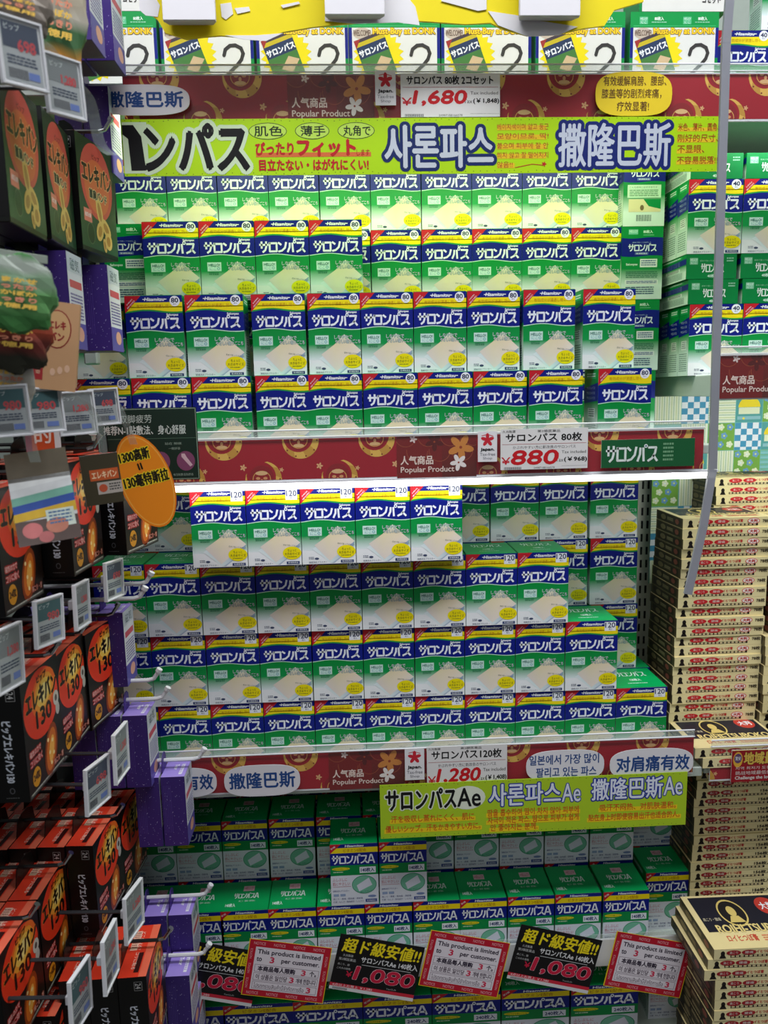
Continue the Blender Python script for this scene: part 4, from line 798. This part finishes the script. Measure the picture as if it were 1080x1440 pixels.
# ================================================================== NEIGHBOURING BAY
SB = .455
for i, x_ in enumerate((0, 1, 2, 3, 4)):
    xa = .819+i*.079
    for k in range(5):
        n_ = ('front', 'second', 'third', 'fourth', 'fifth')[k]
        place('40', xa, .052+k*.0345, SB, '40-count box, lower upright file, %s column past the divider, %s deep' % (ORD[i], n_), '40-count boxes beyond the divider', sx=1.05)
        place('40', xa-.008, .052+k*.0345, SB+.1006+.0346*2, '40-count box, upper upright file, %s column past the divider, %s deep' % (ORD[i], n_), '40-count boxes beyond the divider', sx=1.05)
    for lv in range(2): place('lying', xa+(-.010 if lv else -.006), .085, SB+.1006+lv*.0346, '40-count box lying flat, %s column past the divider, %s of two layers' % (ORD[i], ('lower', 'upper')[lv]), '40-count boxes lying between the upright files', sx=.97)
    place('lying', xa-.008, .085, SB+.1006+.0346*2+.1006, '40-count box lying on the upper file, %s column past the divider' % ORD[i], '40-count boxes lying on the upper file', sx=.99)
# flat 78-count stacks
random.seed(3)
def stack(kind, x, y, z, n, h, what, where, drift, name='flat_carton', rz=0, grp=None, px=None):
    for i in range(n):
        t = i/(n-1) if n > 1 else 0
        dx = drift(t); place(kind, x+dx+random.uniform(-.0012, .0012), y+random.uniform(-.002, .002), z+i*h, '%s, %s up, %s' % (what, ORD[i], where), grp, name=name, rz=rz+random.uniform(-.012, .012))
stack('flat78', .842, .082, S3, 23, .01525, 'cream 78-count flat box', 'stack beside the 120-count boxes', lambda t: .001+.012*max(0, (t-.45))-.012*max(0, .3-t), grp='flat boxes in the tall stack')
stack('flat78', .985, .072, S3, 22, .01525, 'cream 78-count flat box', 'stack farther past the divider', lambda t: .006 if t > .5 else -.006, grp='flat boxes in the farther stack')
stack('flat78', .957, .205, S3, 26, .01525, 'cream 78-count flat box', 'back stack against the patchwork', lambda t: 0, grp='flat boxes in the back stack')
stack('flat78', .853, -.010+.004, S3, 2, .0153, 'cream 78-count flat box', 'short pile beside the 120-count boxes', lambda t: -.012*t, grp='flat boxes in the short front pile')
stack('flat78', .996, -.012, S3, 5, .0153, 'cream 78-count flat box', 'front pile farther past the divider', lambda t: -.004*t, grp='flat boxes in the front pile')
# flat 156-count
stack('flat156', .872, .055, S5, 27, .01528, 'cream 156-count flat box', 'stack beside the 140-count boxes', lambda t: -.002+.008*abs(t-.5), grp='flat boxes in the base stack')
random.seed(5)
fl_ = [on_y(c_, 1345, -.167).x for c_ in (1004, 997, 990)]
for i in range(16):
    xl = {15: fl_[0], 14: fl_[1]+.002, 13: fl_[2]+.004}.get(i, fl_[0]+.004)
    place('flat156', xl+.070+random.uniform(-.0012, .0012), -.112, S5+i*.01528, 'cream 156-count flat box, %s up in the low front pile on the base shelf' % ORD[i], 'flat boxes in the low front pile', name='flat_carton', rz=random.uniform(-.01, .01)-(.02 if i > 12 else 0))

# acrylic divider bar hanging between the bays
b = MB(); pts = [on_y(1030, -40, -.13), on_y(1022, 60, -.13), on_y(1014, 300, -.13), on_y(1006, 560, -.13), on_y(1003, 660, -.13), on_y(990, 740, -.135), on_y(968, 836, -.14)]
for a0, a1 in zip(pts[:-1], pts[1:]):
    d = (a1-a0).normalized(); s_ = Vector((0, 1, 0)).cross(d).normalized()*.0050
    P = [a0+s_, a0-s_, a1-s_, a1+s_]; b.slab(P, (0, -1, 0), .004, (132, 130, 142))
tag(link('divider_bar', b.mesh('divider_bar', M_GREYPL)), 'long bent grey plastic bar hanging between the two bays', 'divider')

# ================================================================== HANGING RACK
# wire back panel of the rack
o = thing('wire_rack', (0, 0, 0), 'dark wire rack carrying the hanging packs', 'rack')
for i in range(12):
    b = MB(); yy = -.62+i*.05; b.tube([(-.30, yy, -1.0), (-.30, yy, 1.15)], .0022, (30, 30, 32), 6); link('vertical_wire', b.mesh('vwire', M_DARK), o)
for i in range(22):
    b = MB(); zz = -.95+i*.1; b.tube([(-.303, -.63, zz), (-.303, -.06, zz)], .0022, (30, 30, 32), 6); link('cross_wire', b.mesh('cwire', M_DARK), o)
b = MB(); b.box(-.325, -.63, -1.0, -.315, -.06, 1.15, (26, 24, 24), .001); link('back_panel', b.mesh('rack_panel', M_DARK), o)
b = MB(); b.box(-.325, -.065, -1.0, -.300, -.052, 1.15, (160, 162, 160), .001); link('end_post', b.mesh('rack_post', M_STEEL), o)

def hook(y, z, xe, label, m=M_DARK, col=(30, 30, 32), r=.0022, name='display_hook', up=.012):
    o = thing(name, (0, 0, 0), label, 'hook', None)
    b = MB(); b.tube([(-.303, y, z), (xe, y, z)], r, col, 7); link('arm', b.mesh('arm', m), o)
    b = MB(); b.tube([(xe-.001, y, z), (xe+.006, y, z+.002), (xe+.013, y, z+up)], r*1.02, col, 7); b.tube([(xe+.012, y, z+up-.001), (xe+.0145, y, z+up+.003)], r*1.5, (230, 230, 235), 8); link('tip', b.mesh('tip', M_CHROME if m is M_DARK else m), o)
    b = MB(); b.box(-.306, y-.006, z-.012, -.300, y+.006, z+.006, col, .0005); link('mount', b.mesh('mount', m), o)
hooks_n = [0]
def hang(kind, pb, pf, Y, n, what, rowname, pos, H=None, white=False, pitch=None, dz=0, noh=False):
    """pb: near bottom corner of the printed face; pf: far bottom corner (image x only); Y distance of the near corner"""
    me, W, D, Hh, tab = KIND[kind]; P = on_y(pb[0], pb[1], Y); best = (1e9, 0)
    for k in range(-60, 61):
        ya = k*.02; Q_ = P+Vector((math.sin(ya), math.cos(ya), 0))*W
        e = abs(proj(Q_)[0]-pf)
        if e < best[0]: best = (e, ya)
    ya = max(-.5, min(.5, best[1])); d = Vector((math.sin(ya), math.cos(ya), 0)); nrm = Vector((math.cos(ya), -math.sin(ya), 0))
    zt = P.z+Hh+dz; cen = P+d*(W/2); pitch = pitch or D+.0012
    for k in range(n):
        c = cen-Vector((1, 0, 0))*(pitch*k)*(1/max(.6, math.cos(ya)))
        if c.x-D < -.298: break
        o = link('purple_carton' if kind == 'purple' else 'magnet_pack', me); o.location = (c.x, c.y, zt); o.rotation_euler = (0, 0, -ya*(1 if k < 3 else 1))
        tag(o, '%s, %s, %s, %s' % (what, rowname, pos, ('front' if k == 0 else ORD[k]+' back')), 'box', rowname)
        link('hang_tab', tab, o)
    if noh: return cen, zt
    hooks_n[0] += 1
    hook(cen.y, zt+.012, cen.x+.008, 'black hook over the %s, %s' % (rowname, pos), M_WHITEPL if white else M_DARK, (225, 226, 232) if white else (30, 30, 32), .0022 if not white else .0026)
    return cen, zt
GR, RD = 'dark green magnet pack', 'black magnet pack'
PU = 'purple speckled box'
hang('green', (15, 312), 66, -.36, 4, GR, 'top row with red ovals', 'nearest the camera')
hang('green', (73, 336), 109, -.255, 4, GR, 'top row with red ovals', 'middle column')
hang('green', (117, 350), 167, -.165, 4, GR, 'top row with red ovals', 'beside the 80-count boxes')
hang('magnet', (8, 868), 62, -.36, 4, RD, 'row beside the orange oval', 'nearest the camera')
hang('magnet', (105, 811), 146, -.265, 4, RD, 'row beside the orange oval', 'middle column')
hang('magnet', (179, 781), 222, -.165, 4, RD, 'row beside the orange oval', 'beside the orange oval')
hang('magnet', (43, 1128), 91, -.365, 5, RD, 'mid-height row', 'nearest the camera')
hang('magnet', (90, 1072), 126, -.262, 5, RD, 'mid-height row', 'middle column')
hang('magnet', (130, 1028), 175, -.175, 5, RD, 'mid-height row', 'beside the 120-count boxes')
hang('magnet', (12, 1500), 64, -.375, 6, RD, 'red-topped row', 'nearest the camera')
hang('magnet', (66, 1402), 107, -.285, 6, RD, 'red-topped row', 'second column')
hang('magnet', (141, 1318), 176, -.215, 6, RD, 'red-topped row', 'third column')
hang('magnet', (176, 1262), 208, -.125, 6, RD, 'red-topped row', 'beside the purple boxes')
hang('magnet', (215, 1502), 236, -.27, 3, RD, 'lowest row', 'beside the lower purple boxes')
hang('magnet', (90, 1560), 130, -.29, 4, RD, 'lowest row', 'second column')
hang('magnet', (8, 1700), 60, -.36, 3, RD, 'lowest row', 'nearest the camera')
# purple cartons
def purp(px, pyt, Y, n, rowname, pos, white=True, noh=False):
    H_ = .098; P = on_y(px, pyt, Y)   # px, pyt: near top corner of the aisle side face
    W_ = .045; cen = Vector((P.x, P.y+W_/2, P.z)); tab = KIND['purple'][4]
    for k in range(n):
        o = link('purple_carton', KIND['purple'][0]); o.location = (cen.x-k*.0335, cen.y, cen.z)
        tag(o, '%s, %s, %s, %s' % (PU, rowname.replace('purple boxes ', '').replace('topmost purple boxes', 'topmost'), pos, ('front' if k == 0 else ORD[k]+' back')), 'box', rowname); link('hang_tab', tab, o)
    if not noh: hook(cen.y, cen.z+.013, cen.x+.010, 'white hook over the %s, %s' % (rowname, pos), M_WHITEPL, (225, 226, 232), .0026)
purp(206, 1006, -.125, 3, 'purple boxes at mid height', 'nearer')
purp(222, 973, -.075-.03, 2, 'purple boxes beside the second row of 120-count boxes', 'farther', noh=True) if False else None
purp(259, 1092, -.112, 2, 'purple boxes at the end of the third rail', 'front')
purp(269, 1286, -.112, 2, 'purple boxes beside the 140-count boxes', 'upper')
purp(266, 1372, -.160, 2, 'purple boxes beside the black card', 'lower')
purp(277, 1402, -.108, 2, 'purple boxes touching the black card', 'lower', noh=True)
purp(172, 862, -.115, 4, 'purple boxes above the mid-height packs', 'half hidden')
purp(152, -50, -.13, 3, 'topmost purple boxes', 'beside the two-pack cartons')
purp(118, -95, -.22, 2, 'topmost purple boxes', 'second from the two-pack cartons', noh=True)
purp(151, 121, -.0785, 2, 'purple boxes beside the topmost rail', 'single file', noh=True)
purp(150, 372, -.13, 2, 'purple boxes below the green packs', 'beside the 80-count boxes', noh=True)
purp(92, 352, -.24, 2, 'purple boxes below the green packs', 'middle column', noh=True)

# pieces with print, hung on the rack, turned to the aisle
def panel(name, px, py, Y, W, H, yaw, pitch, art, label, cat, t=.0012, m=None, col=(226, 226, 228), outline=None, group=None):
    P = on_y(px, py, Y); b = MB(); Wd, Hd = W/1000, H/1000
    if outline: b.slab([(p[0]/1000-Wd/2, 0, Hd/2-p[1]/1000) for p in outline], (0, -1, 0), t, col)
    else: b.box(-Wd/2, 0, -Hd/2, Wd/2, t, Hd/2, col, 0)
    if art: b.art(art, (-Wd/2, -.0001, Hd/2), (1, 0, 0), (0, 0, 1), (0, -1, 0))
    o = link(name, b.mesh(name, m or M_PAPER)); o.location = P; o.rotation_euler = (pitch, 0, yaw); return tag(o, label, cat, group)
def tag_art(W, H, v):
    a = Art(W, H); a.rect(1.5, 1.5, W-1.5, H-1.5, (168, 174, 176), 1); a.rect(2, 2, W-2, H*.45, ((70, 100, 104), (130, 136, 138), (76, 84, 100))[v % 3], 2); a.text('ピップ', 4, 3.5, W*.5, H*.18, (210, 220, 220), 3)
    a.text(('980', '1,280', '698')[v % 3], W*.42, H*.30, W-5, H*.48, (196, 84, 88), 3, bold=.3); a.lines(4, H*.56, W-5, H*.72, 3, (70, 80, 100), 3)
    for i in range(12): a.rect(4+i*1.2, H*.76, 4.6+i*1.2, H*.92, (60, 60, 70), 3)
    a.rect(W*.6, H*.78, W-4, H*.9, (110, 130, 190), 3); return a
def holder(px, py, Y, W, H, yaw, v, label, pitch=0, roll=0, white=True):
    P = on_y(px, py, Y); o = thing('tag_holder', P, label, 'price tag', 'price tag holders on the rack'); yaw += .5 if py > 700 else .25; o.rotation_euler = (pitch, roll, yaw); w_, h_ = W/2200, H/2150; W, H = w_*2000, h_*2000
    b = MB(); b.box(-w_, .0002, -h_, w_, .0016, h_, (222, 224, 226), .0004); b.art(tag_art(W, H, v), (-w_, .0002, h_), (1, 0, 0), (0, 0, 1), (0, -1, 0)); link('printed_tag', b.mesh('tag', M_GLOSS), o)
    b = MB(); f = .0018
    for x0, z0, x1, z1 in ((-w_-f, -h_-f, w_+f, -h_), (-w_-f, h_, w_+f, h_+f), (-w_-f, -h_, -w_, h_), (w_, -h_, w_+f, h_)): b.box(x0, -.0014, z0, x1, .003, z1, (216, 218, 222), .0003)
    link('frame', b.mesh('frame', M_WHITEPL), o)
    b = MB(); b.box(-w_*.5, .003, -.004, w_*.2, .012, .006, (210, 212, 220), .0008); b.tube([(-w_*.2, .011, .001), (-w_*.2-.07*math.cos(yaw), .011+.07*math.sin(yaw), .003)], .0020, (46, 46, 50), 6); link('clip_arm', b.mesh('cliparm', M_CARD), o)
Ht = [(14, 925, -.40, 42, 58, .95, 1, 'grey-framed price tag above the nearest mid-height pack'), (70, 873, -.34, 42, 46, .80, 0, 'framed price tag above the middle mid-height pack'), (116, 850, -.27, 40, 48, 1.05, 1, 'dull grey-backed price tag, third above the mid-height packs'), (161, 815, -.20, 42, 44, .9, 2, 'framed price tag beside the ends of the white hooks'), (171, 1058, -.26, 46, 56, 1.05, 1, 'blank white-backed price tag hanging beside the purple boxes'), (138, 1103, -.30, 46, 50, .85, 2, 'white-framed dark price tag above the red-topped packs'), (189, 1281, -.28, 44, 54, .9, 1, 'tilted white-framed tag below the red-topped packs'), (156, 1345, -.33, 42, 60, 1.05, 1, 'long grey price tag among the lowest packs'), (114, 1400, -.36, 44, 60, .95, 0, 'grey-framed price tag nearest the bottom edge of the rack'), (58, 577, -.36, 38, 40, .15, 0, 'clear price tag with dark print above the black packs, second from the camera'), (108, 581, -.30, 36, 42, .3, 1, 'clear empty tag holder above the black packs'), (147, 572, -.24, 30, 38, .25, 2, 'clear price tag in front of the 80-count boxes'), (11, 578, -.42, 34, 42, .1, 0, 'clear price tag with pink print at the camera end of the rack'), (31, 75, -.465, 34, 46, .6, 2, 'cream price tag in front of the nearest green pack'), (91, 122, -.41, 34, 44, .7, 1, 'cream price tag in front of the middle green pack')]
for h_ in Ht: holder(h_[0], h_[1], h_[2], h_[3], h_[4], h_[5], h_[6], h_[7], roll=.06 if h_[1] > 800 else -.05)

# orange oval wobbler
def oval_art():
    a = Art(56, 108); n = 36; a.ell(28, 54, 28, 54, (236, 128, 20), .4, n); a.ell(28, 54, 25, 50.5, (240, 140, 30), .8, n)
    a.ell(28, 54, 26.4, 52, (246, 170, 70), .6, n)
    a.text('1300高斯', 10, 16, 42, 29, (34, 28, 14), 3, bold=.5, out=(244, 216, 40), ow=1.3, rot=.12); a.text('=', 24, 34, 31, 38, (34, 28, 14), 3, bold=.4, rot=1.6)
    a.text('130毫特斯拉', 5, 44, 53, 58, (34, 28, 14), 3, bold=.5, out=(244, 216, 40), ow=1.3, rot=.12)
    return a
n = 36; panel('oval_wobbler', 206, 677, -.215, 56, 108, .25, 0, oval_art(), 'orange oval card with black and yellow Chinese lettering', 'card', outline=[(28+28*math.cos(-2*PI*i/n), 54+54*math.sin(-2*PI*i/n)) for i in range(n)], col=(236, 128, 20), m=M_GLOSS).rotation_euler = (0, -.30, .35)
def strip3(name, pts, wv, label, col=(200, 215, 205), m=None, cat='strip'):
    b = MB(); P = [on_y(*p) for p in pts]; wv = Vector(wv)
    # smooth
    Q_ = []
    for i in range(len(P)-1):
        p0, p1, p2, p3 = P[max(i-1, 0)], P[i], P[i+1], P[min(i+2, len(P)-1)]
        for k in range(6):
            t = k/6; Q_.append(.5*((2*p1)+(-p0+p2)*t+(2*p0-5*p1+4*p2-p3)*t*t+(-p0+3*p1-3*p2+p3)*t**3))
    Q_.append(P[-1]); n = len(Q_); V = [q-wv/2 for q in Q_]+[q+wv/2 for q in Q_]; off = Vector((0, .0006, 0)); V += [v+off for v in V]
    F = []
    for i in range(n-1): F += [(i, i+1, n+i+1, n+i), (2*n+i+1, 2*n+i, 3*n+i, 3*n+i+1), (i+1, i, 2*n+i, 2*n+i+1), (n+i, n+i+1, 3*n+i+1, 3*n+i)]
    b.add(V, F, [col]*len(V)); return tag(link(name, b.mesh(name, m or M_CLEAR)), label, cat)
strip3('clear_strip', [(138, 552, -.24), (158, 560, -.235), (175, 590, -.23), (188, 625, -.222)], (.008, 0, 0), 'clear bent plastic strip holding the orange oval')
strip3('clear_strip', [(102, 556, -.31), (125, 572, -.30), (140, 600, -.295), (146, 642, -.29)], (.008, 0, 0), 'clear bent plastic strip holding the small orange price pouch')
strip3('clear_strip', [(2, 545, -.42), (22, 560, -.41), (34, 595, -.405), (50, 650, -.40)], (.009, 0, 0), 'clear bent plastic strip holding the bright pouch')
strip3('clear_strip', [(30, 50, -.42), (62, 62, -.40), (92, 100, -.37), (125, 140, -.34), (140, 200, -.33), (158, 218, -.33)], (.010, 0, 0), 'clear curved strip arching over the green packs')
def pouch_art(v):
    W, H = (50, 90) if v == 0 else (36, 50); a = Art(W, H)
    if v == 0:
        a.rect(0, 0, W, H*.3, (110, 100, 84), 1); a.rect(0, H*.26, W, H*.46, (250, 252, 252), 1); a.poly([(0, H*.46), (W, H*.4), (W, H*.32), (0, H*.38)], (236, 238, 240), 1.2); a.poly([(0, H*.54), (W, H*.48), (W, H*.40), (0, H*.46)], (130, 190, 170), 1.3); a.poly([(0, H*.62), (W, H*.56), (W, H*.48), (0, H*.54)], (60, 90, 170), 1.3); a.poly([(0, H*.70), (W, H*.66), (W, H*.56), (0, H*.62)], (220, 180, 60), 1.3)
        a.rect(0, H*.70, W, H*.94, (96, 80, 76), 1.4); a.ell(W*.25, H*.8, 8, 7, (206, 120, 120), 2); a.ell(W*.65, H*.78, 9, 7, (200, 130, 110), 2); a.ell(W*.45, H*.88, 6, 5, (190, 110, 110), 2.2); a.rect(W*.5, H*.62, W*.95, H*.8, (214, 226, 214), 1.8); a.lines(W*.54, H*.64, W*.9, H*.78, 4, (90, 120, 160), 2.4)
    else:
        a.rect(0, 0, W, H, (70, 64, 48), .5); a.rect(W*.2, H*.3, W*.95, H*.52, (206, 96, 50), 1); a.text('エレキバン', W*.25, H*.34, W*.9, H*.48, (250, 220, 180), 2, bold=.2); a.rect(W*.35, H*.56, W, H*.8, (190, 180, 172), 1); a.ell(W*.5, H*.68, 4, 4, (200, 90, 60), 2); a.lines(W*.66, H*.6, W*.96, H*.76, 3, (60, 60, 60), 2)
    return a
panel('display_pouch', 60, 697, -.40, 50, 84, .1, 0, pouch_art(0), 'bright shiny pouch card hanging in front of the nearest black pack', 'card', m=mat('foil_print', None, 0.22, 0.25, noise=0.35, coat=0.6)).rotation_euler = (-0.45, -.10, .35)
panel('display_pouch', 143, 671, -.30, 36, 46, .3, 0, pouch_art(1), 'small orange and brown card in front of the middle black pack', 'card', m=M_GLOSS).rotation_euler = (0, -.08, .4)
# dark green sign
def foot_art():
    a = Art(120, 88); a.rect(0, 0, 120, 88, (22, 44, 34), 0)
    for x0, y0, x1, y1 in ((1, 1, 119, 1.7), (1, 86.3, 119, 87), (1, 1, 1.7, 87), (118.3, 1, 119, 87)): a.rect(x0, y0, x1, y1, (150, 170, 150), 1)
    a.text('缓解双脚疲劳', 8, 8, 66, 18, (190, 204, 196), 2); a.text('推荐N-1贴敷法、身心舒服', 8, 21, 106, 32, (206, 216, 210), 2, bold=.15); a.stroke([(2, 37), (118, 37)], .5, (90, 120, 100))
    a.text('贴在 脚底', 80, 42, 100, 45, (150, 170, 155), 2); a.text('一晚舒适', 84, 48, 98, 51, (150, 170, 155), 2)
    for x in (74, 104):
        a.ell(x, 65, 11, 12, (128, 70, 104), 1, 22); a.poly([(x-5, 60), (x+5, 72), (x+8, 70), (x+1, 60), (x-1, 56), (x-5, 56)], (214, 180, 190), 2)
    for x in (98,): a.text('每日贴敷温和舒适', x-10, 80, x+14, 83, (150, 170, 155), 2)
    return a
panel('foot_care_sign', 205, 624, -.125, 114, 86, 0, 0, foot_art(), 'dark green sign with pink foot pictures at the end of the second rail', 'sign')
# skin coloured pack, net bags, orange strip, slipper tag
def beige_art():
    a = Art(62, 78); a.rect(0, 0, 62, 78, (206, 160, 118), 0); a.ell(44, 24, 12, 17, (150, 40, 44), 1); a.ell(44, 24, 11, 16, (214, 170, 120), 1.5); a.text('エレキ', 37, 17, 51, 24, (150, 40, 44), 2, bold=.4); a.text('バン', 38, 27, 50, 34, (150, 40, 44), 2, bold=.4); a.ell(6, 28, 8, 14, (160, 60, 50), .8); a.poly([(14, 0), (20, 32), (30, 0)], (24, 26, 24), 1.6)
    a.rect(26, 40, 34, 70, (170, 50, 54), 1); a.text('磁気治療', 20, 53, 40, 57, (230, 190, 160), 2, rot=PI/2); 
    for i in range(3): a.ell(42+i*6, 62-i*2, 2.2, 3.4, (232, 190, 160), 1.2); a.ell(6+i*5, 62, 1.8, 3.4, (232, 190, 160), 1.2)
    return a
o = panel('magnet_pack', 57, 481, -.36, 62, 74, .1, 0, beige_art(), 'beige magnet pack with a red oval logo, below the green packs', 'box', t=.014, col=(206, 160, 118)); o.rotation_euler = (0, .13, .25)
def strip_txt():
    a = Art(28, 110); a.rect(0, 0, 28, 110, (208, 84, 40), 0); a.rect(0, 0, 6, 110, (150, 40, 80), 1)
    for i, ch in enumerate('大剂量的'): a.text(ch, 9, 8+i*25, 25, 26+i*25, (244, 226, 214), 2, bold=.4)
    return a
panel('orange_strip', 56, 566, -.25, 34, 118, .2, 0, strip_txt(), 'orange vertical strip with white Chinese characters behind the tag holders', 'card')
P_ = [(8, 0), (14, 6), (16, 22), (14, 40), (8, 52), (2, 46), (0, 30), (3, 10)]
a = Art(16, 52); a.poly([(8, 3), (12.5, 8), (14, 22), (12.5, 38), (8, 48), (4, 44), (2, 30), (4, 12)][::-1], (60, 150, 200), 1); panel('slipper_tag', 90, 512, -.20, 20, 58, .2, 0, a, 'small blue and white slipper-shaped tag beside the beige pack', 'tag', outline=P_[::-1], col=(224, 232, 238))
def bag(name, px, py, Y, rx, rz, ry, cols, label):
    P = on_y(px, py, Y); bm = bmesh.new(); bmesh.ops.create_uvsphere(bm, u_segments=26, v_segments=18, radius=1); rnd = random.Random(px)
    for v in bm.verts:
        c = v.co; q = (abs(c.x)**3+abs(c.z)**3)**(1/3) or 1; k = min(1/q, 1.3) if q else 1
        f = 1+.07*math.sin(c.x*9+c.z*7)+.05*rnd.uniform(-1, 1); v.co = Vector((c.x*k*rx*f, c.y*ry*(1-.5*abs(c.z)**2)*f, c.z*k*rz*f))
    bm.verts.index_update(); b = MB(); V = [v.co.copy() for v in bm.verts]
    col = [cols[int((v.z/rz*.5+.5)*len(cols)*.999) % len(cols)] if abs(v.z) < rz else cols[0] for v in V]
    b.add(V, [[v.index for v in f.verts] for f in bm.faces], col); bm.free()
    o = thing(name, P, label, 'bag'); o.rotation_euler = (0, .1, .4); link('pouch', b.mesh(name, M_GLOSS), o)
    b = MB(); b.box(-rx*.8, -.0008, rz*.9, rx*.8, .0008, rz*1.12, cols[-1], .0003); link('header', b.mesh('header', M_GLOSS), o)
    b = MB(); a = Art(rx*1200, rz*900)
    for i in range(5): a.text(('おまかせ', 'あったか', 'ぽかぽか', 'すっきり', 'お徳用')[i], 1, 2+i*rz*170, rx*1150, 2+i*rz*170+rz*120, (236, 150, 120) if i % 2 else (244, 200, 90), 1, bold=.3)
    b.art(a, (-rx*.6, -ry*1.12, rz*.45), (1, 0, 0), (0, 0, 1), (0, -1, 0)); link('printed_label', b.mesh('baglabel', M_CARD), o)
bag('snack_pouch', 18, 412, -.45, .030, .028, .008, [(70, 130, 70), (96, 150, 90), (120, 150, 120), (150, 160, 150)], 'crinkled green pouch below the nearest green pack')
bag('snack_pouch', 14, 465, -.42, .030, .032, .009, [(50, 50, 40), (110, 50, 44), (160, 70, 50), (150, 74, 56), (120, 60, 50)], 'dark red and yellow printed pouch under the green pouch')
bag('snack_pouch', 14, 540, -.40, .018, .03, .007, [(170, 168, 160), (190, 186, 176), (120, 120, 116)], 'grey-white printed pouch under the dark red pouch')
bag('snack_pouch', 18, 4, -.45, .026, .020, .008, [(120, 112, 104), (150, 140, 130), (120, 110, 104)], 'grey pouch at the top corner of the rack')
bag('snack_pouch', 76, 25, -.36, .024, .048, .009, [(200, 140, 60), (70, 110, 70), (190, 184, 170), (180, 170, 150), (220, 160, 30)], 'amber-edged rounded pack at the top of the rack')
bag('snack_pouch', 82, 395, -.20, .016, .026, .007, [(96, 30, 60), (120, 116, 100), (150, 146, 130), (90, 40, 50)], 'maroon patterned pouch between the purple boxes')
# white cable and plug by the added dark panel
b = MB(); P = [on_y(133, 430, .04), on_y(131, 455, .03), on_y(129, 480, .02), on_y(130, 492, .01)]; b.tube(P, .0035, (216, 222, 212), 8)
o = thing('cable', (0, 0, 0), 'white cable with a square plug beside the 80-count boxes', 'cable'); link('cord', b.mesh('cord', M_WHITEPL), o)
b = MB(); q_ = on_y(127, 500, .0); b.box(q_.x-.009, q_.y, q_.z-.012, q_.x+.009, q_.y+.014, q_.z+.012, (222, 224, 214), .002); link('plug', b.mesh('plug', M_WHITEPL), o)
# loose white pegs between the rack and the shelves
for i, (px, py, Y) in enumerate(((205, 812, -.09), (196, 833, -.12), (216, 948, -.10))):
    p_ = on_y(px, py, Y); hook(p_.y, p_.z-.008, p_.x-.006, ('white empty peg highest beside the third row of 120-count boxes', 'white empty peg just below the highest one', 'white peg over the mid-height purple boxes')[i], M_WHITEPL, (225, 226, 232), .0027)
